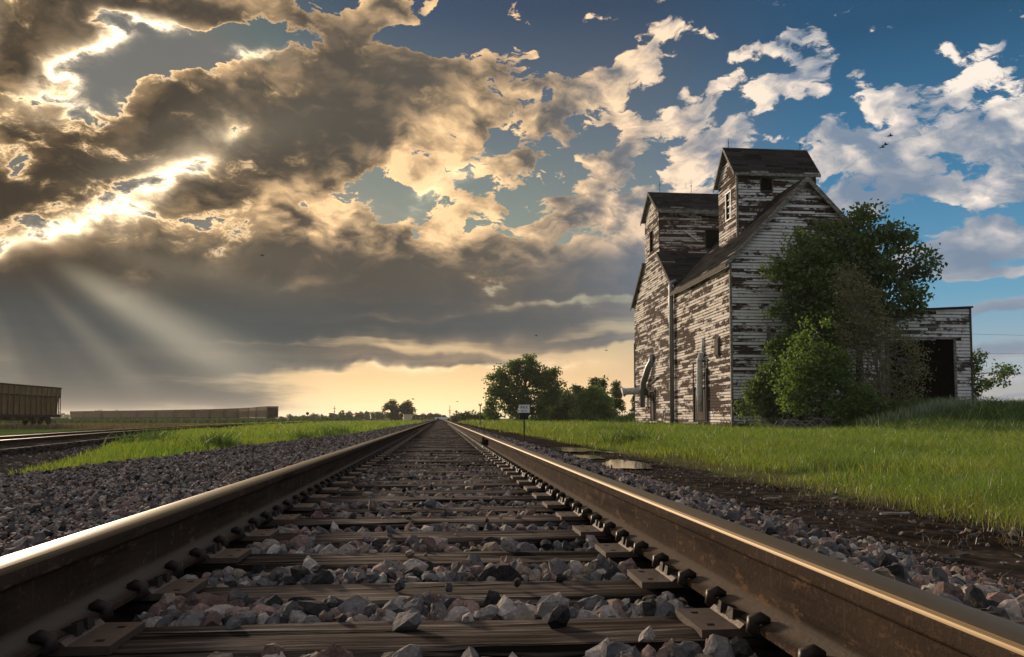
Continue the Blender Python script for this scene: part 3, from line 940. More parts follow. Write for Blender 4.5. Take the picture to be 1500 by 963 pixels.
for i, ty in enumerate(tie_y):
    if ty > 62: break
    for rx, inward in ((RAILX[0], 1), (RAILX[1], -1)):
        if ty < 26:
            pl = link("tie_plate", ME_PLATE, track, loc=(rx, ty + random.uniform(-.012, .012), 0.0), rot=(0, 0, R(random.uniform(-1.5, 1.5))))
            for sx in (-1, 1):
                for sy in ((-.022, .030) if ty < 12 else (.0,)):
                    if sx != inward and ty > 6: continue
                    link("spike", ME_SPIKE, pl, loc=(sx * .081, sy + random.uniform(-.006, .006), 0.0), rot=(0, 0, (0 if sx > 0 else math.pi) + R(random.uniform(-9, 9))))
            if ty < 34:
                for sy in (-0.125, 0.125):
                    link("rail_anchor", ME_ANCHOR, track, loc=(rx, ty + sy + random.uniform(-.008, .008), 0.024), rot=(0, 0, 0 if inward > 0 else math.pi))
        else:
            far_plates.box(rx - .175, rx + .175, ty - .09, ty + .09, .0, .017)
            far_plates.box(rx + inward * .07 - .02, rx + inward * .07 + .02, ty - .13, ty + .13, .017, .05)
o = far_plates.build("tie_plate_row", M_plate, track); tag(o, kind='stuff')
# insulated joint block on the right rail
mb = MB(); mb.box(-.075, -.012, -.14, .14, .034, .135); mb.box(-.095, -.06, -.10, .10, .05, .175)
mb.build("joint_bar", M_rust, track, loc=(RAILX[1], 11.7, 0))
jb = MB()
jb.cyl((-.10, -.06, .09), (1, 0, 0), .016, .03, 6).cyl((-.10, .06, .09), (1, 0, 0), .016, .03, 6)
jb.build("joint_bolt", M_dark, track, loc=(RAILX[1], 11.7, 0))

# ------------------------------------------------------------------ crushed stone
def ico(level):
    bm = bmesh.new(); bmesh.ops.create_icosphere(bm, subdivisions=level, radius=1.0)
    v = np.array([q.co[:] for q in bm.verts]); f = np.array([[q.index for q in p.verts] for p in bm.faces]); bm.free()
    return v, f
ICO2, ICO1 = ico(2), ico(1)
OCT = (np.array([(1, 0, 0), (-1, 0, 0), (0, 1, 0), (0, -1, 0), (0, 0, 1), (0, 0, -1)], float), np.array([(0, 2, 4), (2, 1, 4), (1, 3, 4), (3, 0, 4), (2, 0, 5), (1, 2, 5), (3, 1, 5), (0, 3, 5)]))
def rock(shape, r):
    """a chunk split along random planes"""
    v, f = shape
    nn = r.normal(size=(8, 3)); nn /= np.linalg.norm(nn, axis=1)[:, None]
    hh = r.uniform(0.42, 0.88, 8)
    dots = v @ nn.T
    rad = np.min(np.where(dots > 0.05, hh / np.maximum(dots, 0.05), 9.0), axis=1)
    rad = np.minimum(rad, 1.18)
    w = v * rad[:, None] * np.array([1.0, r.uniform(.7, 1.0), r.uniform(.5, .9)])
    w += r.normal(scale=0.03, size=w.shape)
    return w
def rot_mats(k, r, tilt=math.pi):
    q = r.normal(size=(k, 4)); q /= np.linalg.norm(q, axis=1)[:, None]
    w, x, y, z = q.T
    return np.stack([np.stack([1 - 2 * (y * y + z * z), 2 * (x * y - z * w), 2 * (x * z + y * w)], -1), np.stack([2 * (x * y + z * w), 1 - 2 * (x * x + z * z), 2 * (y * z - x * w)], -1), np.stack([2 * (x * z - y * w), 2 * (y * z + x * w), 1 - 2 * (x * x + y * y)], -1)], 1)
def joined_rocks(pos, size, shape, r):
    protos = np.stack([rock(shape, r) for _ in range(40)])
    k = len(pos)
    V = protos[r.integers(0, 40, k)] * size[:, None, None]
    V = np.einsum('kij,knj->kni', rot_mats(k, r), V) + pos[:, None, :]
    nv = len(shape[0])
    F = shape[1][None] + (np.arange(k) * nv)[:, None, None]
    return V.reshape(-1, 3), F.reshape(-1, 3)
tie_arr = np.array(tie_y)
def spread(x0, x1, y0, y1, dens, r, crib=False):
    k = int(dens * (x1 - x0) * (y1 - y0))
    x = r.uniform(x0, x1, k); y = r.uniform(y0, y1, k)
    if crib:
        near = np.min(np.abs(y[:, None] - tie_arr[None, :]), axis=1)
        keep = (near > 0.128) | (r.uniform(size=k) < 0.022)
        x, y, near = x[keep], y[keep], near[keep]
    else:
        near = np.full(len(x), 1.0)
    return x, y, near
def in_view(x, y, m=1.1):
    return (x < 0.80 * y + m) & (x > -0.57 * y - m)
r = np.random.default_rng(5)
SETS = []
def stones(x0, x1, y0, y1, dens, s0, s1, shape, crib=False):
    x, y, near = spread(x0, x1, y0, y1, dens, r, crib)
    k0 = in_view(x, y) & (x > left_edge(y) + 0.1)
    if not crib:
        k0 &= ~((np.abs(x - BX) < 1.3) & (np.min(np.abs(y[:, None] - tie_arr[None, :]), axis=1) < 0.13) & (r.uniform(size=len(x)) > 0.05))
    x, y, near = x[k0], y[k0], near[k0]
    s = r.uniform(s0, s1, len(x)) * r.choice([0.6, 0.8, 1.0, 1.35], len(x))
    on_tie = (np.abs(x - BX) < 1.3) & (np.min(np.abs(y[:, None] - tie_arr[None, :]), axis=1) < 0.11)
    heap = 0.022 * vnoise(x * 4.3, y * 4.3, 31) + 0.010
    s = np.where(on_tie, s * 0.85, s)
    z = np.where(on_tie, 0.0 + s * 0.3, np.maximum(bed_z(x, y), ground_z(x, y)) + heap * (np.abs(x - BX) < 1.3) + r.uniform(-0.2, 0.9, len(x)) * s)
    in_crib = (np.abs(x - BX) < 1.25) & ~on_tie
    z = np.where(in_crib, np.minimum(z, 0.006 - s * 0.50 - .016 * sst(2.5, 6, y) - .018 * sst(6, 16, y)), z)
    clear = np.ones(len(x), bool)
    for rx in RAILX: clear &= ~((np.abs(x - rx) < 0.115 + s * 0.5)) | (z + s < 0.0)
    for rx in RAILX: clear &= ~(on_tie & (np.abs(x - rx) < 0.26))
    SETS.append((np.stack([x, y, z], -1)[clear], s[clear], shape))
stones(-0.72, 0.62, 1.15, 3.2, 1800, .015, .037, ICO2, True)
stones(-0.72, 0.62, 3.2, 9.0, 1500, .016, .035, ICO1, True)
stones(-0.72, 0.62, 9.0, 24.0, 620, .019, .030, ICO1, True)
stones(-0.72, 0.62, 24.0, 70.0, 210, .020, .032, OCT, True)
stones(0.86, 3.0, 1.2, 4.0, 640, .022, .040, ICO2)
stones(0.86, 3.0, 4.0, 12.0, 620, .022, .040, ICO1)
stones(0.86, 3.0, 12.0, 34.0, 300, .026, .044, ICO1)
stones(0.86, 3.0, 34.0, 90.0, 90, .032, .05, OCT)
stones(2.7, 4.6, 3.0, 22.0, 26, .008, .026, ICO1)
stones(0.86, 3.2, 1.2, 6.0, 500, .008, .018, OCT)
stones(-6.9, -0.94, 2.0, 8.0, 300, .008, .018, OCT)
stones(-6.9, -0.94, 1.6, 6.5, 800, .014, .029, ICO1)
stones(-6.9, -0.94, 6.5, 15.0, 430, .017, .032, ICO1)
stones(-6.9, -0.94, 15.0, 34.0, 130, .028, .044, OCT)
stones(-5.0, -0.94, 34.0, 90.0, 50, .034, .054, OCT)
# the 300 that show largest are stones of their own
allp = np.concatenate([p for p, s, _ in SETS]); alls = np.concatenate([s for _, s, _ in SETS])
ids = np.concatenate([np.full(len(p), i) for i, (p, s, _) in enumerate(SETS)])
vx = allp[:, 0] * math.cos(R(5.21)) - allp[:, 1] * math.sin(R(5.21)); vy = allp[:, 0] * math.sin(R(5.21)) + allp[:, 1] * math.cos(R(5.21))
ang = alls / np.hypot(vy, 0.45)
row = 613 + 1150 * (0.45 - allp[:, 2]) / np.maximum(vy, .1); colm = 750 + 1150 * vx / np.maximum(vy, .1)
seen = (row < 975) & (colm > -15) & (colm < 1515)
order = np.argsort(-np.where(seen, ang, 0))[:300]
mine = np.zeros(len(allp), bool); mine[order] = True
PROTO = []
for k in range(14):
    w = rock(ICO2, r)
    PROTO.append(mesh_np("stone", w, ICO2[1], M_stone))
for i in order:
    s = float(alls[i])
    link("stone", PROTO[int(r.integers(0, 14))], bed, loc=tuple(allp[i]), rot=tuple(r.uniform(0, 6.28, 3)), scale=(s, s, s))
VV, FF, base_i = [], [], 0
off = 0
for i, (p, s, shape) in enumerate(SETS):
    kp = ~mine[ids == i]
    v, f = joined_rocks(p[kp], s[kp], shape, r)
    VV.append(v); FF.append(f + base_i); base_i += len(v)
gravel = link("gravel", mesh_np("gravel", np.concatenate(VV), np.concatenate(FF), M_stone), bed)
tag(gravel, kind='stuff')
NSTONE = base_i

# ------------------------------------------------------------------ puddles in the ditch
def puddle(cx_, cy_, rx, ry, ang, seed):
    rr = np.random.default_rng(seed)
    k = 44
    a = np.linspace(0, 2 * math.pi, k, endpoint=False)
    rad = 1 + 0.26 * vnoise(a * 1.9, a * 0 + seed, seed) + 0.14 * vnoise(a * 4.4, a * 0 + seed, seed + 3)
    rad[-3:] = rad[-3:] * [.75, .5, .25] + rad[0] * np.array([.25, .5, .75])
    x, y = rx * rad * np.cos(a), ry * rad * np.sin(a)
    ca, sa = math.cos(ang), math.sin(ang)
    X, Y = cx_ + x * ca - y * sa, cy_ + x * sa + y * ca
    mb = MB(); mb.add([(X[i], Y[i], -0.410) for i in range(k)], [tuple(range(k))])
    return tag(mb.build("puddle", M_water), kind='structure')
puddle(3.62, 21.6, 0.62, 1.5, R(8), 2)
puddle(3.30, 17.6, 0.30, 0.9, R(2), 3)
puddle(3.45, 14.6, 0.46, 1.5, R(-6), 4)
puddle(4.35, 19.6, 0.20, 0.5, R(20), 6)

# ------------------------------------------------------------------ the grain elevators and the shed
ROW = 0.245                                                # exposed height of one clapboard
def clad(parent_thing, wall_name, outline, to_space, z0, z1, mat, holes=(), seed=0, miss=0.012, thick=0.035, row=ROW, lens=(1.6, 4.8)):
    """a wall: a backing sheet that carries clapboards laid row by row.
    outline(z) -> (a0, a1) extent along the wall at height z; to_space(a, out, z) -> point; out is the distance proud of the wall"""
    rr = random.Random(seed)
    wmb = MB()
    zs = [z0 + (z1 - z0) * i / 24 for i in range(25)]
    zs = sorted(set(zs + [h[2] for h in holes] + [h[3] for h in holes]))
    for za, zb in zip(zs[:-1], zs[1:]):
        if zb - za < 1e-4: continue
        zm = (za + zb) / 2
        a0, a1 = outline(za + 1e-3); b0, b1 = outline(zb - 1e-3)
        cuts = sorted([(h[0], h[1]) for h in holes if h[2] < zm < h[3]])
        segs, s0 = [], None
        left = (a0, b0)
        for h0, h1 in cuts:
            segs.append((left, (h0, h0))); left = (h1, h1)
        segs.append((left, (a1, b1)))
        for (p0, q0), (p1, q1) in segs:
            if p1 - p0 < 0.01 and q1 - q0 < 0.01: continue
            wmb.hexa([to_space(p0, -.06, za), to_space(p1, -.06, za), to_space(p1, 0, za), to_space(p0, 0, za),
                      to_space(q0, -.06, zb), to_space(q1, -.06, zb), to_space(q1, 0, zb), to_space(q0, 0, zb)])
    wall = wmb.build(wall_name, M_backing, parent_thing)
    boards = []
    z = z0
    while z < z1 - 0.02:
        zb = min(z + row + rr.uniform(-.006, .006), z1)
        A0, A1 = outline(z); B0, B1 = outline(zb)
        zm = (z + zb) / 2
        cuts = sorted([(h[0], h[1]) for h in holes if h[2] - 0.05 < zm < h[3] + 0.05])
        runs, l0, lb = [], A0, B0
        for h0, h1 in cuts:
            runs.append((l0, lb, h0, h0)); l0 = lb = h1
        runs.append((l0, lb, A1, B1))
        for (a0, b0, a1, b1) in runs:
            s = a0; sb = b0
            if a1 - a0 < 0.05: continue
            while s < a1 - 1e-6:
                e = s + rr.uniform(*lens)
                last = e > a1 - 0.7
                e = a1 if last else e
                eb = b1 if last else e
                st = max(sb, s if s > a0 + 1e-6 else b0)
                if eb - st < 0.02 and e - s < 0.05: break
                eb = max(eb, st + 0.01)
                if rr.random() > miss:
                    t0 = rr.uniform(-.010, .010); t1 = rr.uniform(-.010, .010); dz0 = rr.uniform(-.012, .006); dz1 = rr.uniform(-.012, .006)
                    ot = thick + rr.uniform(-.004, .012)
                    g = 0.008; gap = rr.uniform(.030, .065)
                    boards.append(((e - s) * row, [to_space(s + g, 0, z + dz0), to_space(e - g, 0, z + dz1), to_space(e - g, ot + t1 * .4, z + dz1), to_space(s + g, ot + t0 * .4, z + dz0),
                                   to_space(st + g, 0, zb + dz0 - gap), to_space(eb - g, 0, zb + dz1 - gap), to_space(eb - g, .012, zb + dz1 - gap), to_space(st + g, .012, zb + dz0 - gap)]))
                s = e; sb = eb
        z = zb
    return wall, boards, mat

def lay_boards(walls, keep=300):
    """the largest boards singly, the others of each wall as one part"""
    allb = sorted([(b[0], wi, b[1]) for wi, w in enumerate(walls) for b in w[1]], key=lambda t: -t[0])
    rest = {}
    for i, (a, wi, p) in enumerate(allb):
        wall, _, mat = walls[wi]
        if i < keep:
            MB().hexa(p).build("board", mat, wall)
        else:
            rest.setdefault(wi, MB()).hexa(p)
    for wi, mb in rest.items():
        tag(mb.build("siding", walls[wi][2], walls[wi][0]), kind='stuff')

def roof_plane(parent, pts, n_rows, overhang_mat=None, seed=0, thick=0.10, name="roof"):
    """a roof slope: pts = eave0, eave1, ridge1, ridge0; a deck with courses of shingles lapped up it"""
    rr = random.Random(seed)
    e0, e1, r1, r0 = [Vector(p) for p in pts]
    nrm = (e1 - e0).cross(r0 - e0).normalized()
    if nrm.z < 0: nrm = -nrm
    deck = MB()
    deck.hexa([e0 - nrm * thick, e1 - nrm * thick, r1 - nrm * thick, r0 - nrm * thick, e0, e1, r1, r0])
    d = deck.build(name, M_trim, parent)
    mb = MB()
    for i in range(n_rows):
        t0, t1 = i / n_rows, min(1.0, (i + 1.12) / n_rows)
        k = max(2, int((e1 - e0).length / 1.4))
        for j in range(k):
            if i == 0 and rr.random() < 0.16: continue
            if rr.random() < 0.006: continue
            u0, u1 = j / k, (j + 1) / k
            lo = 0.020 + rr.uniform(0, .012); hi = 0.006
            def pt(u, t, o): return e0.lerp(e1, u).lerp(r0.lerp(r1, u), t) + nrm * o
            dr = rr.uniform(-.02, .02) / n_rows
            mb.hexa([pt(u0, t0 + dr, .002), pt(u1, t0 + dr, .002), pt(u1, t1, .001), pt(u0, t1, .001), pt(u0, t0 + dr, lo), pt(u1, t0 + dr, lo), pt(u1, t1, hi), pt(u0, t1, hi)])
    tag(mb.build("shingles", M_roof, d), kind='stuff')
    return d

XW, XE = 22.1, 34.4           # track-side wall and far wall
YN, YJ, YF = 58.0, 72.6, 87.8 # front, joint of the two elevators, far end
XR = (XW + XE) / 2
ZE, ZR = 12.75, 19.15         # near elevator: eave and ridge
trackside = lambda a, o, z: (XW - o, a, z)
def frontal(Y): return lambda a, o, z: (a, Y - o, z)
slope_n = (ZR - ZE) / (XR - XW)

near = thing("grain_elevator", "nearer of two grain elevators, white paint flaking, tree growing against its gable front", "grain elevator")
W = []
door = (63.3, 66.9, 0.25, 3.05)
W.append(clad(near, "wall", lambda z: (YN, YJ), trackside, -0.12, ZE, M_side_warm, [door], 11, 0.016))
W.append(clad(near, "wall", lambda z: (XW + max(0, z - ZE) / slope_n, XE - max(0, z - ZE) / slope_n), frontal(YN), -0.25, ZR - 0.05, M_side_front, [], 12, 0.010))
# cupola: a small gabled house astride the ridge
CX0, CX1, CY0, CY1, CZ0, CZE, CZR = 24.85, 31.75, 63.4, 67.7, 14.9, 21.45, 24.0
CYM = (CY0 + CY1) / 2
cw = (26.95, 27.9, 19.72, 20.75)
W.append(clad(near, "cupola_wall", lambda z: (CX0, CX1), frontal(CY0), CZ0, CZE, M_side_front, [cw], 13, 0.02))
gs = (CZR - CZE) / (CYM - CY0)
lw = (64.75, 65.85, 17.7, 20.0)
W.append(clad(near, "cupola_wall", lambda z: (CY0 + max(0, z - CZE) / gs, CY1 - max(0, z - CZE) / gs), lambda a, o, z: (CX0 - o, a, z), CZ0, CZR - 0.1, M_side_warm, [lw], 14, 0.02))
lay_boards(W)
# hidden sides, plain sheathing
mb = MB(); mb.prism([(YN, -.1), (YJ, -.1), (YJ, ZE), (YN, ZE)], lambda a, z: (XE - .1, a, z), lambda a, z: (XE, a, z))
mb.prism([(CY0, CZ0), (CY1, CZ0), (CY1, CZE), (CYM, CZR - .1), (CY0, CZE)], lambda a, z: (CX1 - .08, a, z), lambda a, z: (CX1, a, z))
mb.box(CX0 + .01, CX1 - .09, CY1 - .08, CY1, CZ0, CZE)
mb.prism([(XW + .08, -.1), (XE - .12, -.1), (XE - .12, ZE), (XR, ZR - .1), (XW + .08, ZE)], lambda a, z: (a, YJ - .12, z), lambda a, z: (a, YJ - .04, z))
mb.build("rear_wall", M_side_bare, near)
# roofs
oh, og = 0.42, 0.38
zo = oh * slope_n
roof_plane(near, [(XW - oh, YN - og, ZE - zo + .12), (XW - oh, YJ + .1, ZE - zo + .12), (XR, YJ + .1, ZR + .12), (XR, YN - og, ZR + .12)], 34, seed=1)
roof_plane(near, [(XE + oh, YN - og, ZE - zo + .12), (XE + oh, YJ + .1, ZE - zo + .12), (XR, YJ + .1, ZR + .12), (XR, YN - og, ZR + .12)], 34, seed=2)
fz = MB()
for xe, sg in ((XW - oh, 1), (XE + oh, -1)):
    a = Vector((xe, YN - og - .03, ZE - zo - .10)); b = Vector((XR, YN - og - .03, ZR - .10))
    fz.hexa([a + Vector((0, -.04, -.24)), a + Vector((0, .04, -.24)), b + Vector((0, .04, -.30)), b + Vector((0, -.04, -.30)), a + Vector((0, -.04, .20)), a + Vector((0, .04, .20)), b + Vector((0, .04, .20)), b + Vector((0, -.04, .20))])
    fz.build("bargeboard", M_trim, near); fz = MB()
mb = MB(); mb.box(XW - oh - .05, XW - oh + .02, YN - og + .02, YJ, ZE - zo - .32, ZE - zo + .02); mb.build("eave_board", M_oldwood, near)
# cupola roof, ridge across the building
for s, y0 in ((1, CY0), (-1, CY1)):
    cs = (CZR - CZE) / abs(CYM - y0)
    e = y0 - s * 0.38
    roof_plane(near, [(CX0 - .35, e, CZE - .38 * cs + .1), (CX1 + .35, e, CZE - .38 * cs + .1), (CX1 + .35, CYM, CZR + .1), (CX0 - .35, CYM, CZR + .1)], 12, seed=3 + s, name="cupola_roof")
    mb = MB()
    a, b = Vector((CX0 - .37, e, CZE - .38 * cs - .04)), Vector((CX0 - .37, CYM, CZR - .04))
    mb.hexa([a + Vector((-.03, 0, -.16)), a + Vector((.03, 0, -.16)), b + Vector((.03, 0, -.16)), b + Vector((-.03, 0, -.16)), a + Vector((-.03, 0, .14)), a + Vector((.03, 0, .14)), b + Vector((.03, 0, .14)), b + Vector((-.03, 0, .14))])
    mb.build("bargeboard", M_trim, near)
mb = MB(); mb.box(CX0 - .3, CX1 + .3, CY0 - .46, CY0 - .40, CZE - .60, CZE - .34); mb.build("eave_board", M_trim, near)
# corner boards
for x, y, z0, z1 in ((XW, YN, -.45, ZE), (CX0, CY0, CZ0, CZE)):
    mb = MB(); mb.box(x - .065, x - .005, y - .06, y + .10, z0, z1 - .05); mb.box(x - .06, x + .10, y - .068, y - .008, z0, z1 - .05)
    mb.build("corner_board", M_trim, near)
mb = MB(); mb.box(CX1 - .06, CX1 + .06, CY0 - .06, CY0 + .05, CZ0, CZE - .05); mb.build("corner_board", M_oldwood, near)
# windows
def window(parent, o, to_space, a0, a1, z0, z1, w=.10, sash=True, frame_mat=None):
    """frame round an opening, glazing bars and a pane set back in it"""
    fm = frame_mat or M_trim
    mb = MB()
    for (p0, p1, q0, q1) in ((a0 - w, a1 + w, z0 - w, z0), (a0 - w, a1 + w, z1, z1 + w), (a0 - w, a0, z0, z1), (a1, a1 + w, z0, z1)):
        mb.hexa([to_space(p0, -.05, q0), to_space(p1, -.05, q0), to_space(p1, .07, q0), to_space(p0, .07, q0), to_space(p0, -.05, q1), to_space(p1, -.05, q1), to_space(p1, .07, q1), to_space(p0, .07, q1)])
    f = mb.build("window", fm, parent)
    mb = MB()
    mb.hexa([to_space(a0, -.30, z0), to_space(a1, -.30, z0), to_space(a1, -.26, z0), to_space(a0, -.26, z0), to_space(a0, -.30, z1), to_space(a1, -.30, z1), to_space(a1, -.26, z1), to_space(a0, -.26, z1)])
    mb.build("pane" if sash else "dark_opening", M_glass if sash else M_black, f)
    if sash:
        am, zm = (a0 + a1) / 2, (z0 + z1) / 2
        mb = MB()
        for (p0, p1, q0, q1) in ((am - .03, am + .03, z0, z1), (a0, a1, zm - .05, zm + .05), (a0, a1, (zm + z0) / 2 - .025, (zm + z0) / 2 + .025), (a0, a1, (zm + z1) / 2 - .025, (zm + z1) / 2 + .025)):
            mb.hexa([to_space(p0, -.12, q0), to_space(p1, -.12, q0), to_space(p1, -.05, q0), to_space(p0, -.05, q0), to_space(p0, -.12, q1), to_space(p1, -.12, q1), to_space(p1, -.05, q1), to_space(p0, -.05, q1)])
        mb.build("sash", M_white, f)
    return f
window(near, 0, frontal(CY0), *cw, w=.09, sash=False, frame_mat=M_oldwood)
window(near, 0, lambda a, o, z: (CX0 - o, a, z), *lw, w=.10, frame_mat=M_white)
# lightning rods
def rod(parent, x, y, z, h):
    mb = MB(); mb.tube([(x, y, z - .1), (x, y, z + h * .5), (x, y, z + h)], [.025, .022, .006], 6)
    mb.tube([(x, y, z + h * .38), (x, y, z + h * .45), (x, y, z + h * .52)], [.02, .07, .02], 8)
    mb.build("lightning_rod", M_post, parent)
rod(near, CX0 + .15, CYM, CZR + .15, .85); rod(near, CX1 - .25, CYM, CZR + .15, .85); rod(near, XR, YN + .2, ZR + .15, 1.5)
# door of loose upright planks, lintel, loading step
f = MB(); f.box(XW - .09, XW - .01, door[0] - .12, door[0], .15, 5.2); f.box(XW - .09, XW - .01, door[1], door[1] + .12, .15, 5.2); f.box(XW - .14, XW - .01, door[0] - .3, door[1] + .35, 5.2, 5.36)
dr = f.build("door", M_oldwood, near)
for i in range(5):
    a = door[0] + .95 + i * .53
    MB().box(XW + .02, XW + .07, a + random.uniform(-.03, .03), a + .40, .28, 3.0 - random.uniform(0, .15)).build("plank", M_oldwood, dr)
MB().box(XW + .30, XW + .34, door[0], door[1], .25, 3.05).build("dark_opening", M_black, dr)
mb = MB(); mb.box(XW - 1.0, XW - .05, 63.0, 67.3, .0, .14); mb.box(XW - .9, XW - .75, 63.2, 63.4, -.55, 0); mb.box(XW - .9, XW - .75, 66.9, 67.1, -.55, 0)
mb.build("loading_step", M_trim, near)
# loading spout
mb = MB(); mb.tube([(XW - .10, 64.1, 7.2), (XW - .12, 64.05, 6.0)], [.13, .16], 8); mb.tube([(XW - .25, 64.1, 5.95), (XW - .34, 64.3, 5.3), (XW - .36, 64.4, 2.6), (XW - .34, 64.35, 1.0)], [.25, .27, .27, .25], 10)
mb.build("loading_spout", M_palepipe, near, smooth=True)
MB().box(XW - .24, XW - .05, 63.15, 63.3, .2, 4.6).build("door_post", M_oldwood, near)
# ventilator cover on the wall
mb = MB(); mb.hexa([(XW - .22, 60.3, 5.5), (XW - .02, 60.3, 5.2), (XW - .02, 61.1, 5.2), (XW - .22, 61.1, 5.5), (XW - .22, 60.3, 6.75), (XW - .02, 60.3, 7.0), (XW - .02, 61.1, 7.0), (XW - .22, 61.1, 6.75)])
mb.build("vent_hood", M_oldwood, near)
MB().box(24.9, 25.2, YN - .16, YN - .05, 5.75, 7.45).build("hanging_board", M_trim, near)
# foundation posts
for y in np.arange(58.5, 72.4, 2.3):
    mb = MB(); mb.box(XW + .02, XW + .3, y - .14, y + .14, -.62, -.13); mb.bar((XW + .1, y + .15, -.6), (XW + .1, y + .7, -.14), .12, .12)
    mb.build("foundation_post", M_oldwood, near)
for x in np.arange(XW + 1.2, XE, 2.4):
    MB().box(x - .14, x + .14, YN + .02, YN + .3, -.62, -.26).build("foundation_post", M_oldwood, near)
# down pipe at the joint of the two buildings
mb = MB(); mb.tube([(XW - .30, YJ - .1, -.45), (XW - .30, YJ - .1, 12.9), (XW - .32, YJ - .1, 13.3), (XW + .2, YJ - .1, 13.5)], .22, 12)
mb.build("down_pipe", M_galv, near, smooth=True)

# ---- the farther elevator: its gable stands over the track, cupola flush with it
farb = thing("grain_elevator", "farther grain elevator with brown bare cupola, joined to the nearer one behind the down pipe", "grain elevator")
FZE, FZR = 13.45, 19.5
FYM = (YJ + YF) / 2
fs_ = (FZR - FZE) / (FYM - YJ)
FC0, FC1, FCE, FCR = 77.3, 82.9, 22.0, 24.2
FCM = (FC0 + FC1) / 2
W = []
fdoor = (79.3, 81.0, 0.30, 3.05)
zcut = FZE + (FC0 - YJ) * fs_
W.append(clad(farb, "wall", lambda z: (YJ + .02 + max(0, z - FZE) / fs_, YF - max(0, z - FZE) / fs_), trackside, -0.02, zcut, M_side_warm, [fdoor], 21, 0.012))
fw = (79.55, 80.7, 17.9, 20.1)
gs = (FCR - FCE) / (FCM - FC0)
W.append(clad(farb, "cupola_wall", lambda z: (FC0 + max(0, z - FCE) / gs, FC1 - max(0, z - FCE) / gs), trackside, zcut + .02, FCR - .1, M_side_warm, [fw], 22, 0.02))
fo = (26.95, 28.6, 17.75, 19.75)
W.append(clad(farb, "cupola_wall", lambda z: (XW + .05, 34.3), frontal(FC0), zcut - 1.2, FCE, M_side_bare, [fo], 23, 0.035))
lay_boards(W)
mb = MB()
mb.prism([(YJ + .1, -.1), (YF, -.1), (YF, FZE), (FYM, FZR - .2), (YJ + .1, FZE)], lambda a, z: (XE - .1, a, z), lambda a, z: (XE, a, z))
mb.box(XW + .01, XE - .12, YF - .1, YF, -.1, FZE); mb.box(XW + .08, 34.2, FC1 - .1, FC1, 15, FCE)
mb.prism([(FC0, 16), (FC1, 16), (FC1, FCE), (FCM, FCR - .1), (FC0, FCE)], lambda a, z: (34.2, a, z), lambda a, z: (34.3, a, z))
mb.build("rear_wall", M_side_bare, farb)
oh = .42
roof_plane(farb, [(XW - .3, YJ + .12, FZE + .12), (XE + .3, YJ + .12, FZE + .12), (XE + .3, FC0, zcut + .12), (XW - .3, FC0, zcut + .12)], 24, seed=8)
roof_plane(farb, [(XW - .3, YF + .5, FZE - .5 * fs_ + .12), (XE + .3, YF + .5, FZE - .5 * fs_ + .12), (XE + .3, FC1, zcut + .12), (XW - .3, FC1, zcut + .12)], 24, seed=9)
mb = MB()
for s, y0 in ((1, YJ + .15), (-1, YF + .5)):
    a, b = Vector((XW - .33, y0, FZE - (.5 * fs_ if s < 0 else 0) - .02)), Vector((XW - .33, FC0 - .05 if s > 0 else FC1 + .05, zcut - .02))
    mb.hexa([a + Vector((-.03, 0, -.26)), a + Vector((.03, 0, -.26)), b + Vector((.03, 0, -.26)), b + Vector((-.03, 0, -.26)), a + Vector((-.03, 0, .16)), a + Vector((.03, 0, .16)), b + Vector((.03, 0, .16)), b + Vector((-.03, 0, .16))])
mb.build("bargeboard", M_oldwood, farb)
for s, y0 in ((1, FC0), (-1, FC1)):
    cs = (FCR - FCE) / abs(FCM - y0); e = y0 - s * .4
    roof_plane(farb, [(XW - .35, e, FCE - .4 * cs + .1), (34.6, e, FCE - .4 * cs + .1), (34.6, FCM, FCR + .1), (XW - .35, FCM, FCR + .1)], 12, seed=11 + s, name="cupola_roof")
    mb = MB(); a, b = Vector((XW - .38, e, FCE - .4 * cs - .04)), Vector((XW - .38, FCM, FCR - .04))
    mb.hexa([a + Vector((-.03, 0, -.18)), a + Vector((.03, 0, -.18)), b + Vector((.03, 0, -.18)), b + Vector((-.03, 0, -.18)), a + Vector((-.03, 0, .14)), a + Vector((.03, 0, .14)), b + Vector((.03, 0, .14)), b + Vector((-.03, 0, .14))])
    mb.build("bargeboard", M_oldwood, farb)
mb = MB(); mb.box(XW - .3, 34.5, FC0 - .48, FC0 - .41, FCE - .75, FCE - .36); mb.build("eave_board", M_trim, farb)
window(farb, 0, trackside, *fw, w=.10, sash=False, frame_mat=M_oldwood)
window(farb, 0, frontal(FC0), *fo, w=.10, sash=False, frame_mat=M_oldwood)
mb = MB(); mb.bar((24.6, FC0 - .1, 19.6), (26.1, FC0 - .1, 18.5), .10, .16, up=(0, -1, 0)); mb.build("loose_board", M_white, farb)
rod(farb, XW + .9, FCM, FCR + .1, 1.7); rod(farb, 26.4, FCM, FCR + .1, 1.7)
f = MB(); f.box(XW - .09, XW - .01, fdoor[0] - .14, fdoor[0], .15, 3.2); f.box(XW - .09, XW - .01, fdoor[1], fdoor[1] + .14, .15, 3.2); f.box(XW - .2, XW - .01, fdoor[0] - .2, fdoor[1] + .2, 3.2, 3.34)
dr = f.build("door", M_oldwood, farb)
MB().box(XW + .30, XW + .34, fdoor[0], fdoor[1], .3, 3.05).build("dark_opening", M_black, dr)
MB().box(XW - .02, XW + .05, 80.15, 80.95, .32, 3.0).build("plank", M_oldwood, dr)
mb = MB(); mb.bar((XW - .12, 78.2, 4.6), (XW - .12, 81.6, 3.9), .1, .18); mb.build("loose_board", M_oldwood, farb)
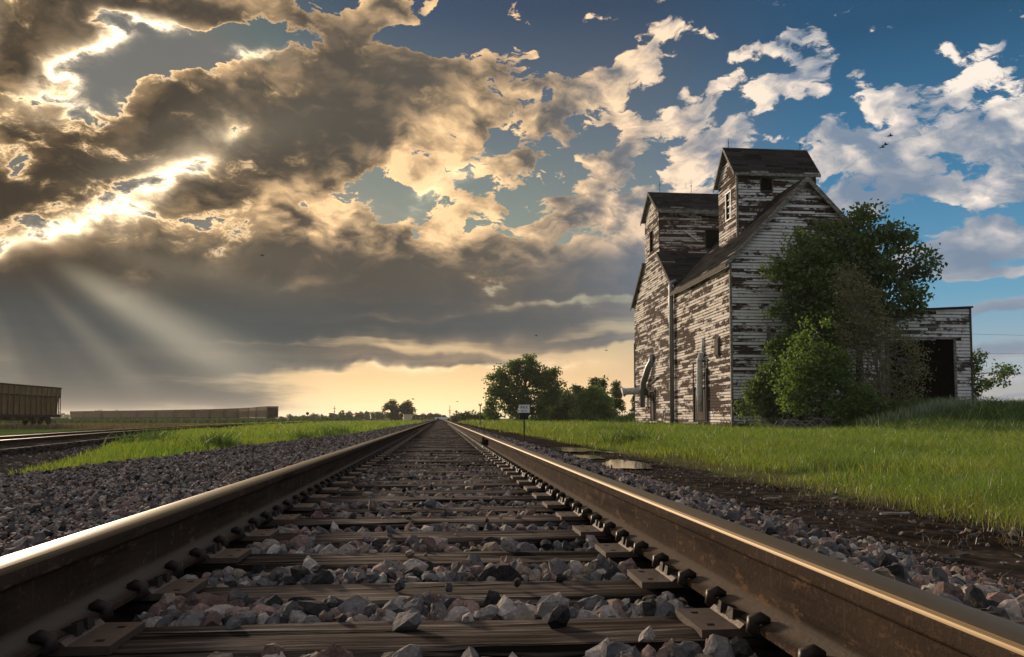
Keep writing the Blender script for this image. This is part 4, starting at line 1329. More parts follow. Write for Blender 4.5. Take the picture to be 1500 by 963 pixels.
mb = MB(); mb.tube([(XW - .12, 80.0, 7.1), (XW - .2, 80.0, 6.4), (XW - .42, 80.4, 5.8), (XW - .5, 81.3, 4.9), (XW - .5, 82.2, 4.3), (XW - .48, 82.7, 3.5), (XW - .42, 82.9, 1.7)], [.3, .3, .34, .34, .33, .3, .27], 12)
mb.build("curved_spout", M_galv, farb, smooth=True)
mb = MB(); mb.tube([(XW + .15, 83.4, 3.45), (XW - 2.2, 83.5, 3.35)], .38, 14); mb.tube([(XW - 2.15, 83.5, 3.35), (XW - 2.45, 83.5, 3.25)], [.40, .52], 14)
mb.build("dust_pipe", M_palepipe, farb, smooth=True)
for i, z in enumerate((3.1, 5.3, 7.6, 9.7, 11.4)):
    MB().box(XW - .16, XW - .04, 73.5, 73.95, z, z + .8).build("wall_cleat", M_dark, farb)
MB().box(XW - .12, XW - .03, YF - .25, YF + .02, 3.5, 9.0).build("corner_board", M_oldwood, farb)
for y in np.arange(73.8, 87.8, 1.9):
    mb = MB(); mb.box(XW + .02, XW + .32, y - .15, y + .15, -.62, -.03); mb.bar((XW + .1, y + .2, -.6), (XW + .1, y + .9, -.05), .12, .12)
    mb.build("foundation_post", M_oldwood, farb)
MB().box(XW - .1, XW + .0, 72.9, 78.6, -.42, -.05).build("sill_beam", M_trim, farb)

# ---- the open shed on the right, up its earth ramp
shed = thing("drive_shed", "low weathered drive shed with a wide dark open doorway, right of the elevator tree", "shed")
SX0, SX1, SZ0, SZL, SZR_ = 34.5, 41.55, 0.85, 8.75, 9.15
top = lambda x: SZL + (SZR_ - SZL) * (x - SX0) / (SX1 - SX0)
so = (34.75, 40.05, 0.0, 6.62)
W = [clad(shed, "wall", lambda z: (SX0 if z < SZL else SX0 + (z - SZL) / (SZR_ - SZL) * (SX1 - SX0), SX1), frontal(YN), SZ0, SZR_ - .02, M_shed, [so], 31, 0.02, row=0.26, lens=(1.3, 4.5))]
lay_boards(W)
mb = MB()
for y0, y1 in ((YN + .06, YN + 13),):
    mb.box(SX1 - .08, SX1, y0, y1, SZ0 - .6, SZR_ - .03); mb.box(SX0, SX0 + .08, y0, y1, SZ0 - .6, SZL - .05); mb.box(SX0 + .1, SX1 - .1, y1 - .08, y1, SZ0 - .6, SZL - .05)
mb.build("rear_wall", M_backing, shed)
mb = MB(); mb.hexa([(SX0 - .15, YN - .18, SZL - .02), (SX1 + .15, YN - .18, SZR_ - .02), (SX1 + .15, YN + 13.1, SZR_ - .02), (SX0 - .15, YN + 13.1, SZL - .02), (SX0 - .15, YN - .18, SZL + .12), (SX1 + .15, YN - .18, SZR_ + .12), (SX1 + .15, YN + 13.1, SZR_ + .12), (SX0 - .15, YN + 13.1, SZL + .12)])
mb.build("roof", M_roof, shed)
mb = MB(); mb.box(so[0] - .2, so[0], YN - .09, YN - .005, .5, so[3]); mb.box(so[1], so[1] + .2, YN - .09, YN - .005, .5, so[3]); mb.box(so[0] - .25, so[1] + .25, YN - .11, YN - .006, so[3], so[3] + .2)
mb.build("door_frame", M_trim, shed)
mb = MB(); mb.box(SX1 - .1, SX1 + .06, YN - .07, YN - .003, .5, SZR_ - .05); mb.build("corner_board", M_oldwood, shed)
MB().box(SX1 + .01, SX1 + .1, YN + .3, YN + .5, 2.0, 8.3).build("side_post", M_oldwood, shed)
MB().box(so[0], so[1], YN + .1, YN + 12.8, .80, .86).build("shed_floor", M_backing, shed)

# ------------------------------------------------------------------ trees and bushes
def leaf_mesh(name, centers, size, mat, r, droop=0.0):
    """one bent leaf of four corners per centre"""
    k = len(centers)
    M = rot_mats(k, r)
    L = size[:, None]
    a = M[:, :, 0]; b = M[:, :, 1]; nrm = M[:, :, 2]
    if droop: a = a * (1 - droop) + np.array([0, 0, -1.0]) * droop
    p0 = centers - a * L * 0.5; p2 = centers + a * L * 0.5
    mid = centers + nrm * L * 0.12
    p1 = mid + b * L * 0.34; p3 = mid - b * L * 0.34
    V = np.stack([p0, p1, p2, p3], 1).reshape(-1, 3)
    i = np.arange(k)[:, None] * 4
    F = np.concatenate([i + np.array([[0, 1, 2]]), i + np.array([[0, 2, 3]])], 1).reshape(-1, 3)
    return mesh_np(name, V, F, mat)

def noise3(p, f, seed):
    return (vnoise(p[:, 0] * f + p[:, 2] * f * .7, p[:, 1] * f + p[:, 2] * f * .9, seed) + vnoise(p[:, 0] * f * 1.1 + 31, p[:, 2] * f * 1.3 + p[:, 1] * .4 * f, seed + 5)) * 0.6

def crown_points(lobes, n_clump, per, spread_, r, gap=0.25, gap_f=0.5, seed=1, shell=0.55):
    pts = []
    vols = np.array([l[3] * l[4] * l[5] for l in lobes]) ** 0.66
    for l, v in zip(lobes, vols / vols.sum()):
        k = max(4, int(n_clump * v))
        d = r.normal(size=(k, 3)); d /= np.linalg.norm(d, axis=1)[:, None]
        rad = (shell + (1 - shell) * r.uniform(size=k) ** 0.6) * (1 + 0.16 * r.normal(size=k).clip(-1, 1))
        c = np.array(l[:3]) + d * rad[:, None] * np.array(l[3:6])
        c = c[noise3(c, gap_f, seed) > -0.5 + gap]
        m = r.integers(max(2, per // 2), per * 2, len(c))
        cc = np.repeat(c, m, 0)
        sp = np.repeat(spread_ * r.uniform(.6, 1.3, len(c)), m)
        pts.append(cc + r.normal(size=cc.shape).clip(-1.5, 1.5) * sp[:, None] * np.array([1, 1, .75]))
    return np.concatenate(pts)

def tree(name, label, cat, foot, height, trunk_r, lobes, n_clump, per, spread_, leaf, mat, seed, group=None, gap=0.2, gap_f=0.5, stems=1, bark=None, lean=(0, 0), shell=0.55, twigs=0):
    """foot: where it stands; lobes in metres relative to the foot: (x, y, z, rx, ry, rz)"""
    r = np.random.default_rng(seed); rr = random.Random(seed)
    root = thing(name, label, cat, foot, 0, group)
    tm = MB()
    for s in range(stems):
        bx, by = (rr.uniform(-.5, .5), rr.uniform(-.4, .4)) if stems > 1 else (0, 0)
        top = Vector((lean[0] + bx * 2, lean[1] + by * 2, height * .62))
        mid = top * .5 + Vector((rr.uniform(-.3, .3), rr.uniform(-.3, .3), 0))
        tm.tube([(bx, by, -.3), (bx, by, .2), mid, top], [trunk_r * 1.35, trunk_r, trunk_r * .72, trunk_r * .3], 7)
        for i, l in enumerate(lobes):
            if i % stems != s: continue
            c = Vector(l[:3])
            t = rr.uniform(.3, .85)
            st = mid.lerp(top, t) if c.z > mid.z else Vector((bx, by, .2)).lerp(mid, .8)
            md = st.lerp(c, .5) + Vector((rr.uniform(-.2, .2), rr.uniform(-.2, .2), rr.uniform(.0, .3)))
            tm.tube([st, md, c], [trunk_r * .4, trunk_r * .24, trunk_r * .1], 5)
            for _ in range(4 + twigs):
                e = c + Vector((rr.uniform(-1, 1) * l[3], rr.uniform(-1, 1) * l[4], rr.uniform(-.6, 1) * l[5])) * (.9 if not twigs else 1.05)
                m2 = md.lerp(e, .5) + Vector((rr.uniform(-.2, .2), rr.uniform(-.2, .2), rr.uniform(-.1, .2)))
                tm.tube([md, m2, e], [trunk_r * .16, trunk_r * .10, trunk_r * .03], 4, False)
    tm.build("trunk", bark or M_bark, root, smooth=True)
    p = crown_points(lobes, n_clump, per, spread_, r, gap, gap_f, seed, shell)
    p = p[p[:, 2] > 0.02]
    link("crown", leaf_mesh("crown", p, leaf * r.uniform(.6, 1.3, len(p)), mat, r), root)
    return root

def spruce(label, foot, h, w, seed, group=None):
    r = np.random.default_rng(seed)
    root = thing("spruce_tree", label, "tree", foot, 0, group)
    tm = MB(); tm.tube([(0, 0, -.2), (0, 0, h * .6), (0, 0, h)], [.18, .11, .02], 6)
    pts = []
    zz = h * .10
    while zz < h * .98:
        R_ = w * (1 - zz / h) ** .85
        for k in range(9):
            a = r.uniform(0, 6.28); L = R_ * r.uniform(.75, 1.1)
            tm.tube([(0, 0, zz), (math.cos(a) * L, math.sin(a) * L, zz - L * .18)], [.03, .008], 3, False)
            t = r.uniform(.15, 1, 26)
            pts.append(np.stack([math.cos(a) * L * t, math.sin(a) * L * t, zz - L * .18 * t], -1) + r.normal(scale=.10, size=(26, 3)))
        zz += h * .045
    tm.build("trunk", M_bark, root)
    p = np.concatenate(pts)
    link("crown", leaf_mesh("crown", p, .30 * r.uniform(.6, 1.2, len(p)), M_needle, r, .3), root)
    return root

gz = lambda x, y: float(ground_z(np.array([x]), np.array([y]))[0])
# tree and brush in front of the nearer elevator
tree("box_elder_tree", "large dark leafy tree rising behind the brush, right of the elevator gable", "tree", (31.0, 55.6, gz(31, 55.6)), 14.5, .34,
     [(-1.6, 0, 12.6, 2.0, 1.6, 1.7), (1.5, .2, 14.0, 1.5, 1.3, 1.5), (3.6, 0, 11.6, 1.7, 1.5, 1.7), (.6, 0, 11.2, 2.2, 1.6, 1.7), (-2.2, 0, 9.6, 2.2, 1.4, 1.9), (4.7, .2, 9.6, 1.6, 1.3, 1.3), (2.2, -.2, 9.0, 2.4, 1.6, 1.6), (-3.0, 0, 6.4, 2.2, 1.4, 2.2), (1.0, -.3, 6.4, 2.2, 1.4, 1.8), (-.2, .1, 14.2, 1.0, 1.0, .9), (3.0, 0, 13.4, .9, .9, .8), (5.3, 0, 11.0, .8, .8, .9), (4.0, 0, 7.6, 1.2, 1.0, .7)],
     520, 20, .48, .34, M_leaf_dark, 41, gap=.34, gap_f=.75)
tree("box_elder_tree", "green tree hugging the elevator gable, its crown spreading left across the clapboards", "tree", (26.6, 55.3, gz(26.6, 55.3)), 12.5, .26,
     [(.6, 0, 13.2, 1.5, 1.0, 1.3), (-.4, 0, 11.9, 1.5, 1.2, 1.0), (1.8, 0, 11.8, 1.7, 1.2, 1.3), (-1.9, -.2, 11.6, 1.1, .9, .8), (.2, -.2, 9.9, 1.8, 1.2, 1.2), (-1.4, -.2, 8.3, 1.2, 1.0, .9), (.6, -.2, 7.4, 1.9, 1.2, 1.5), (-1.3, -.3, 5.6, 1.4, 1.0, 1.1), (1.0, -.2, 4.8, 2.0, 1.2, 1.6), (2.6, -.1, 9.2, 1.4, 1.2, 1.3)],
     520, 20, .42, .31, M_leaf_mid, 42, gap=.2, gap_f=.8, stems=2)
tree("shrub", "bright green bush in front of the tall trees, nearest the meadow", "bush", (25.2, 50.6, gz(25.2, 50.6)), 7.0, .11,
     [(0, 0, 7.2, .9, .8, .9), (-.6, 0, 6.2, 1.2, .9, .9), (.7, 0, 5.9, 1.1, .9, 1.0), (-1.2, -.1, 4.7, 1.3, .9, .9), (.3, -.2, 4.6, 1.3, 1.0, 1.0), (1.3, 0, 4.3, 1.2, .9, 1.0), (-1.9, -.2, 3.1, 1.2, .9, .9), (-.3, -.3, 3.1, 1.4, 1.0, .9), (1.3, -.2, 2.6, 1.3, 1.0, 1.1), (-1.6, -.3, 1.8, 1.2, .9, .7), (.6, -.3, 1.4, 1.3, .9, .8)],
     480, 18, .32, .24, M_leaf_light, 43, gap=.2, gap_f=1.0, stems=4)
tree("shrub", "low dark bush at the foot of the elevator corner", "bush", (22.9, 53.6, gz(22.9, 53.6)), 4.0, .09,
     [(.6, .3, 4.0, 1.0, .8, 1.0), (-.5, .2, 2.9, 1.0, .8, .8), (.7, .2, 2.5, 1.2, .9, .9), (-1.2, 0, 1.6, 1.0, .8, .7), (.2, 0, 1.4, 1.3, .9, .8), (1.6, .2, 3.6, 1.2, .9, 1.3), (1.8, .2, 1.5, 1.2, .9, 1.0)],
     300, 22, .30, .24, M_leaf_dark, 44, gap=.12, gap_f=.9, stems=3)
tree("shrub", "half bare brownish twiggy bush in front of the shed doorway", "bush", (30.0, 50.8, gz(30, 50.8)), 7.5, .10,
     [(-2.4, 0, 8.6, 1.0, .8, 1.6), (-1.2, 0, 7.2, 1.2, .9, 1.6), (-2.0, -.1, 5.6, 1.3, .9, 1.2), (-.2, 0, 5.4, 1.4, .9, 1.3), (1.4, -.1, 4.2, 1.5, 1.0, 1.0), (-1.0, -.2, 3.6, 1.5, 1.0, 1.1), (.7, -.2, 2.6, 1.6, 1.0, .9), (2.2, -.1, 2.6, 1.2, .9, .7), (-1.4, -.3, 1.6, 1.3, .9, .8), (.8, -.3, 1.2, 1.8, 1.0, .7)],
     760, 11, .34, .17, M_twig_leaf, 45, gap=.15, gap_f=.9, stems=6, bark=M_deadwood, twigs=16)
tree("shrub", "small leafy green shrub at the foot of the twiggy bush", "bush", (27.6, 49.2, gz(27.6, 49.2)), 2.4, .06,
     [(0, 0, 1.9, .8, .7, .7), (-.6, 0, 1.1, .8, .7, .6), (.6, 0, 1.1, .9, .7, .6)], 130, 18, .22, .20, M_leaf_mid, 46, gap=.1, gap_f=1.2, stems=3)
tree("shrub", "loose small tree showing past the right edge of the shed", "tree", (45.0, 66.0, gz(45, 66) - .4), 5.5, .14,
     [(.3, 0, 4.6, 1.2, .9, 1.0), (2.6, 0, 4.9, 1.4, 1.0, .8), (4.9, 0, 4.0, 1.3, .9, .6), (1.6, 0, 3.2, 1.6, 1.0, .9), (4.3, 0, 3.0, 1.1, .8, .4), (0.6, 0, 1.9, 1.5, 1.0, .9), (3.1, 0, 1.7, 1.1, .9, .6), (.2, 0, 8.2, .7, .5, .35), (-.6, 0, 6.8, .6, .5, .6)],
     240, 20, .32, .27, M_leaf_dark, 47, gap=.25, gap_f=.9)
# dead branches heaped at the foot of the bush
pile = thing("brush_pile", "heap of dead grey branches lying beside the elevator corner", "brush pile", (23.0, 49.4, gz(23.0, 49.4)))
rr = random.Random(3)
for i in range(46):
    a = Vector((rr.uniform(-2.3, 2.6), rr.uniform(-.7, .7), rr.uniform(0, .3)))
    ang = rr.uniform(-.5, .5) + (math.pi if rr.random() < .5 else 0)
    L = rr.uniform(.9, 2.4)
    b = a + Vector((math.cos(ang) * L, rr.uniform(-.4, .4), rr.uniform(-.1, .9)))
    m = a.lerp(b, .5) + Vector((0, 0, rr.uniform(.05, .4)))
    w = rr.uniform(.018, .05)
    mb = MB(); mb.tube([a, m, b], [w, w * .8, w * .25], 5)
    for _ in range(3):
        t = rr.uniform(.3, 1); s = m.lerp(b, t); mb.tube([s, s + Vector((rr.uniform(-.5, .5), rr.uniform(-.3, .3), rr.uniform(-.1, .5)))], [w * .4, w * .1], 4, False)
    mb.build("branch", M_deadwood, pile)
# trees farther along the line
tree("cottonwood_tree", "big round cottonwood standing alone behind the white sign", "tree", (13.9, 130, -.55), 10.5, .5,
     [(0, 0, 9.3, 2.2, 2.0, 1.7), (-2.6, 0, 8.6, 1.9, 1.8, 1.5), (2.6, 0, 8.2, 2.2, 1.9, 1.6), (-4.6, 0, 6.9, 1.6, 1.5, 1.4), (4.6, 0, 6.6, 1.5, 1.5, 1.4), (0, 0, 7.0, 2.6, 2.0, 1.8), (-2.8, 0, 6.0, 2.0, 1.8, 1.6), (3.0, 0, 5.4, 2.2, 1.8, 1.7), (-4.6, 0, 4.8, 1.5, 1.4, 1.1), (-1.2, 0, 4.2, 2.0, 1.7, 1.5), (1.6, 0, 3.4, 2.0, 1.7, 1.5), (4.4, 0, 3.5, 1.6, 1.5, 1.6), (-2.9, 0, 3.0, 1.6, 1.4, 1.2), (-.6, 0, 1.9, 1.8, 1.5, 1.3), (2.2, 0, 1.7, 1.9, 1.5, 1.3), (1.2, 0, 10.6, .9, .9, .7), (-1.4, 0, 10.2, .9, .9, .6), (4.9, 0, 8.6, .9, .9, .8), (5.6, 0, 5.0, .9, .8, .7)],
     900, 17, .5, .42, M_leaf_dark, 51, gap=.26, gap_f=.6)
tree("cottonwood_tree", "narrow pale green sapling at the left foot of the big cottonwood", "tree", (8.2, 126, -.55), 4.4, .12,
     [(0, 0, 3.4, .7, .7, 1.0), (-.2, 0, 2.2, 1.0, .9, 1.0), (.3, 0, 1.2, 1.0, .9, .9)], 120, 14, .34, .32, M_leaf_mid, 52, gap=.1)
tree("round_tree", "dense light green rounded bush between the cottonwood and the elevator", "tree", (24.4, 124, -.55), 6.0, .25,
     [(0, 0, 4.9, 1.6, 1.4, 1.2), (-1.5, 0, 3.9, 1.5, 1.3, 1.2), (1.6, 0, 3.8, 1.5, 1.3, 1.2), (0, -.3, 3.2, 2.0, 1.5, 1.4), (-2.2, 0, 2.1, 1.4, 1.2, 1.1), (2.3, 0, 2.1, 1.4, 1.2, 1.1), (0, -.3, 1.5, 2.2, 1.5, 1.2)], 420, 16, .42, .36, M_leaf_light, 53, gap=.08)
for i, (x, y, h, w) in enumerate(((20.7, 138, 5.2, 1.9), (22.3, 150, 6.2, 1.6), (24.6, 150, 5.4, 1.6), (27.3, 156, 7.4, 2.0), (19.4, 142, 6.4, 1.8), (25.6, 158, 6.6, 1.9))):
    tree("field_tree", ["dark shaggy tree filling the gap right of the cottonwood", "bluish dark tree seen over the rounded bush, left of it", "short dark tree just behind the rounded bush", "tall tree behind the right side of the rounded bush", "dark tree touching the right side of the cottonwood", "tree behind the top of the rounded bush"][i], "tree", (x * 1.0, y, -.55), h, .2,
         [(0, 0, h * .82, w * .6, w * .6, h * .2), (-w * .5, 0, h * .58, w * .65, w * .6, h * .2), (w * .5, 0, h * .55, w * .65, w * .6, h * .2), (0, 0, h * .32, w, w * .8, h * .24), (-w * .3, 0, h * .16, w * .8, w * .6, h * .15)], 240, 14, .5, .48, M_leaf_far, 60 + i, "trees massed behind the rounded bush", gap=.12)
for i, (x, y, h, w) in enumerate(((31.2, 158, 9.0, 1.1), (33.4, 160, 9.3, 1.2), (37.0, 163, 8.8, 1.2))):
    tree("poplar_tree", ["leftmost of three tall narrow poplars left of the elevator", "middle of three tall narrow poplars left of the elevator", "tall narrow poplar closest to the elevator wall"][i], "tree", (x, y, -.55), h, .2,
         [(0, 0, h * .9, w * .55, w * .5, h * .1), (.2, 0, h * .74, w * .85, w * .7, h * .13), (-.2, 0, h * .55, w, w * .8, h * .15), (0, 0, h * .34, w * 1.1, w * .9, h * .18), (0, 0, h * .15, w * 1.2, w * .9, h * .14)], 220, 14, .45, .42, M_leaf_far, 70 + i, "poplars left of the elevator", gap=.15)
spruce("dark spruce whose boughs touch the left wall of the farther elevator", (37.9, 150, -.55), 6.6, 2.4, 81)
# far left of the track
tree("cottonwood_tree", "twin crowned tree alone at the far left edge of the track", "tree", (-18.2, 300, -.5), 7.5, .3,
     [(0, 0, 5.9, 1.9, 1.8, 1.6), (-1.8, 0, 4.6, 1.6, 1.5, 1.2), (1.2, 0, 4.2, 1.6, 1.5, 1.2), (-.3, 0, 2.4, 2.4, 1.8, 1.4), (5.3, 0, 5.9, 1.7, 1.6, 1.4), (4.2, 0, 4.4, 1.6, 1.5, 1.3), (6.6, 0, 4.0, 1.6, 1.5, 1.2), (5.2, 0, 2.3, 2.3, 1.8, 1.4), (2.4, 0, 1.4, 2.4, 1.6, 1.0)], 520, 12, .6, .7, M_leaf_far, 90, gap=.22, gap_f=.5, stems=2)
ORD = "first second third fourth fifth sixth seventh eighth ninth tenth eleventh twelfth thirteenth fourteenth fifteenth sixteenth seventeenth eighteenth nineteenth twentieth twenty-first twenty-second twenty-third twenty-fourth twenty-fifth twenty-sixth".split()
n_row = 26
for i in range(n_row):
    x = -57.5 + i * 1.12 + random.uniform(-.25, .25); h = 4.7 * random.uniform(.8, 1.1) * (0.75 if i < 4 else 1)
    tree("windbreak_tree", ORD[i] + " narrow tree of the windbreak row, counted from its left end", "tree", (x, 420 + random.uniform(-4, 4), -.5), h, .14,
         [(0, 0, h * .72, .55, .5, h * .26), (0, 0, h * .36, .72, .6, h * .3)], 46, 9, .34, .62, M_leaf_far, 200 + i, "trees of the windbreak row", gap=.0)
for i, (x, h, w) in enumerate(((-34.0, 2.2, 3.0), (-12.0, 3.2, 2.2), (-8.6, 3.5, 2.6), (-4.6, 3.9, 2.4), (-1.4, 3.6, 2.0), (1.4, 2.2, 1.8), (-65.0, 2.5, 3.6), (-60.6, 3.3, 2.8))):
    tree("distant_tree", ["low dim tree left of the twin crowned tree, at its foot", "first distant tree right of the twin crowned tree", "second distant tree right of the twin crowned tree", "taller hazy tree just left of where the rails meet", "rounded hazy tree at the vanishing point, left side", "lowest hazy tree beside the vanishing point", "long low tree at the left end of the windbreak", "rounded tree at the left end of the windbreak"][i], "tree", (x * 1.15, 440 if i != 0 else 330, -.5), h, .15,
         [(0, 0, h * .68, w * .6, w * .5, h * .28), (-w * .45, 0, h * .42, w * .6, w * .5, h * .3), (w * .45, 0, h * .45, w * .6, w * .5, h * .3)], 80, 9, .5, .8, M_leaf_far, 240 + i, "hazy trees on the horizon", gap=.0)
# hedge right of the track
for i, (x, h, w) in enumerate(((3.4, 2.0, 1.0), (4.6, 2.3, 1.3), (6.0, 2.6, 1.5), (7.6, 2.7, 1.6), (9.1, 2.5, 1.6), (10.6, 2.2, 1.6), (12.2, 2.0, 1.5))):
    tree("hedge_bush", ["brownish bush at the track end of the far hedge", "second bush of the far hedge counted from the track", "third bush of the far hedge counted from the track", "tallest bush in the middle of the far hedge", "bush of the far hedge behind the wooden pole", "bush of the far hedge just right of the wooden pole", "last bush of the far hedge, beside the sapling"][i], "bush", (x, 180 + i * 1.2, -.5), h, .08,
         [(0, 0, h * .55, w * .8, w * .6, h * .42), (-w * .4, 0, h * .3, w * .7, w * .5, h * .3), (w * .4, 0, h * .35, w * .7, w * .5, h * .3)], 80, 12, .3, .34, M_leaf_far if i else M_twig_leaf, 300 + i, "bushes of the far hedge", gap=.0, stems=2)
# far trees behind the left train and on the right horizon
for i in range(16):
    x = -190 + i * 5.2 + random.uniform(-2, 2); h = random.uniform(5.0, 8.5)
    tree("distant_tree", ORD[i] + " distant tree above the coal train, counted from the left", "tree", (x * 2.2, 820, -.5), h * 1.1, .3, [(0, 0, h * .6, 4.2, 2, h * .45), (3.5, 0, h * .42, 4.2, 2, h * .36)], 44, 9, 1.2, 1.7, M_leaf_far, 330 + i, "trees behind the coal train", gap=.0)
for i in range(12):
    x = -92 + i * 2.9 + random.uniform(-1, 1); h = random.uniform(1.6, 3.6)
    tree("distant_tree", ORD[i] + " small dim horizon tree counted from the coal train towards the windbreak", "tree", (x, 470, -.5), h, .12, [(0, 0, h * .6, 1.5, 1, h * .42), (1.2, 0, h * .4, 1.5, 1, h * .34)], 34, 8, .5, .8, M_leaf_far, 360 + i, "trees right of the coal train", gap=.0)
for i in range(5):
    x = 150 + i * 6.0; h = random.uniform(4.6, 6)
    tree("distant_tree", ORD[i] + " dark horizon tree right of the shed, counted outward from it", "tree", (x, 205, -.5), h, .2, [(0, 0, h * .55, 3.4, 2, h * .4), (2.2, 0, h * .4, 3.0, 2, h * .34)], 70, 10, .7, .9, M_leaf_far, 380 + i, "trees right of the shed", gap=.0)

# ------------------------------------------------------------------ grass
def blades(name, x, y, h, w, mat, r, lean=0.45, z=None, seg3=True):
    k = len(x)
    z = ground_z(x, y) if z is None else z
    a = r.uniform(0, 2 * math.pi, k)
    dirx, diry = np.cos(a), np.sin(a)
    b = r.uniform(0, 2 * math.pi, k)
    ln = h * lean * r.uniform(.2, 1.6, k)
    lx, ly = np.cos(b) * ln, np.sin(b) * ln
    hw = w / 2
    P = np.stack
    z0 = z - 0.03
    v0 = P([x - dirx * hw, y - diry * hw, z0], -1); v1 = P([x + dirx * hw, y + diry * hw, z0], -1)
    m = 0.55
    v2 = P([x - dirx * hw * .8 + lx * .32, y - diry * hw * .8 + ly * .32, z + h * m], -1); v3 = P([x + dirx * hw * .8 + lx * .32, y + diry * hw * .8 + ly * .32, z + h * m], -1)
    v4 = P([x + lx, y + ly, z + h], -1)
    V = P([v0, v1, v2, v3, v4], 1).reshape(-1, 3)
    i = np.arange(k)[:, None] * 5
    F = np.concatenate([i + np.array([[0, 1, 3]]), i + np.array([[0, 3, 2]]), i + np.array([[2, 3, 4]])], 1).reshape(-1, 3)
    return tag(link(name, mesh_np(name, V, F, mat)), kind='stuff')
r = np.random.default_rng(17)
def field(y0, y1, x0f, x1f, dens):
    ym = np.linspace(y0, y1, 200)
    wmax = float(np.max(x1f(ym) - x0f(ym)))
    k = int(dens * (y1 - y0) * wmax)
    y = r.uniform(y0, y1, k); x = x0f(y) + r.uniform(0, wmax, k)
    kp = x < x1f(y)
    return x[kp], y[kp]
fr_r = lambda y: np.minimum(0.86 * y + 3.5, 62)
def outside(x, y):
    return ~((x > XW - .1) & (x < SX1 + .2) & (y > YN) & (y < YF + .3))
G = {"x": [], "y": [], "h": [], "w": [], "m": []}
bands = [(4.5, 9, 1250, .0065, .25), (9, 15, 640, .010, .27), (15, 25, 250, .016, .29), (25, 40, 110, .026, .36), (40, 62, 52, .042, .40), (62, 100, 18, .075, .45), (100, 175, 5, .16, .55)]
for y0, y1, dens, w, h in bands:
    x, y = field(y0, y1, lambda yy: grass_edge(yy) - .45, fr_r, dens)
    kp = outside(x, y); x, y = x[kp], y[kp]
    e = x - grass_edge(y)
    patch = vnoise(x * .5, y * .5, 61) * .6 + vnoise(x * 1.7, y * 1.7, 62) * .4
    kp = (e > 0.1) | (r.uniform(size=len(x)) < sst(-.5, .5, e + patch * .5) * .6)
    bare = vnoise(x * .9, y * .9, 71) * .6 + vnoise(x * 2.9, y * 2.9, 72) * .5
    kp &= r.uniform(size=len(x)) < 0.70 + 0.5 * patch + sst(.5, 3, e) * .3 - sst(-.1, .6, bare) * (1 - sst(.3, 3.0, e)) * .8
    x, y, e, patch = x[kp], y[kp], e[kp], patch[kp]
    hh = h * (0.45 + 0.55 * sst(-.2, 1.6, e)) * (1 + .6 * patch) * r.uniform(.6, 1.25, len(x))
    rank = sst(30, 36, y) * sst(22.5, 26, x)
    hh = hh * (1 + .7 * rank)
    u = r.uniform(size=len(x))
    kind = np.where(u < (0.75 * np.exp(-np.maximum(e, 0) / .7) + .10 + .12 * (patch > .25)), 1, 0)
    kind = np.where(r.uniform(size=len(x)) < rank * .9, 2, kind)
    kind = np.where((kind < 2) & (r.uniform(size=len(x)) < .05 + .05 * (patch < -.1)), 3, kind)
    G["x"].append(x); G["y"].append(y); G["h"].append(hh); G["w"].append(np.full(len(x), w) * r.uniform(.7, 1.4, len(x))); G["m"].append(kind)
G = {k: np.concatenate(v) for k, v in G.items()}
for kind, nm, mt in ((0, "meadow_grass", M_grass), (1, "yellow_grass", M_grass_y), (2, "rank_grass", M_grass_d), (3, "dead_stems", M_straw)):
    q = G["m"] == kind
    blades(nm, G["x"][q], G["y"][q], G["h"][q], G["w"][q], mt, r, lean=.8)
# the grass strip on the left
LX, LY, LH, LW = [], [], [], []
for y0, y1, dens, w, h in ((10.5, 18, 420, .013, .20), (18, 30, 170, .024, .24), (30, 52, 62, .045, .28), (52, 95, 18, .085, .32), (95, 190, 4, .2, .4)):
    x, y = field(y0, y1, lambda yy: np.maximum(upper_edge(yy), -.58 * yy - 1), lambda yy: left_edge(yy) + .15, dens)
    e = np.minimum(left_edge(y) - x, x - upper_edge(y))
    patch = vnoise(x * .4, y * .4, 65) * .6 + vnoise(x * 1.4, y * 1.4, 66) * .4
    kp = r.uniform(size=len(x)) < (sst(-.1, .7, e) * .75 + .25) * (.75 + .4 * patch)
    x, y, e, patch = x[kp], y[kp], e[kp], patch[kp]
    LX.append(x); LY.append(y); LH.append(h * (.5 + .5 * sst(0, 1.5, e)) * (1 + .4 * patch) * r.uniform(.6, 1.3, len(x))); LW.append(np.full(len(x), w) * r.uniform(.7, 1.3, len(x)))
LX, LY, LH, LW = map(np.concatenate, (LX, LY, LH, LW))
u = r.uniform(size=len(LX)) < .22 + .3 * vnoise(LX * .3, LY * .15, 68)
blades("verge_grass", LX[~u], LY[~u], LH[~u], LW[~u], M_grass, r)
blades("verge_yellow_grass", LX[u], LY[u], LH[u], LW[u], M_grass_y, r)
# dry litter and sprouts on the bare strip
x, y = field(3.5, 20, lambda yy: yy * 0 + 2.75, lambda yy: grass_edge(yy) + .6, 420)
e = grass_edge(y) - x
kp = r.uniform(size=len(x)) < sst(1.0, -.2, e + .5 * vnoise(x * 1.3, y * 1.3, 81)) * .95 + .03
blades("dry_grass", x[kp], y[kp], r.uniform(.02, .09, kp.sum()), np.full(kp.sum(), .007), M_straw, r, lean=2.0)
# pale weeds at the foot of the brush
k = 900
cx_ = r.choice([26.6, 28.4, 29.6, 30.4, 32.0], k); x = cx_ + r.normal(scale=.55, size=k); y = 45.0 + r.normal(scale=.5, size=k)
blades("grey_weeds", x, y, r.uniform(.5, 1.2, k), np.full(k, .07), M_sage, r, lean=.25)
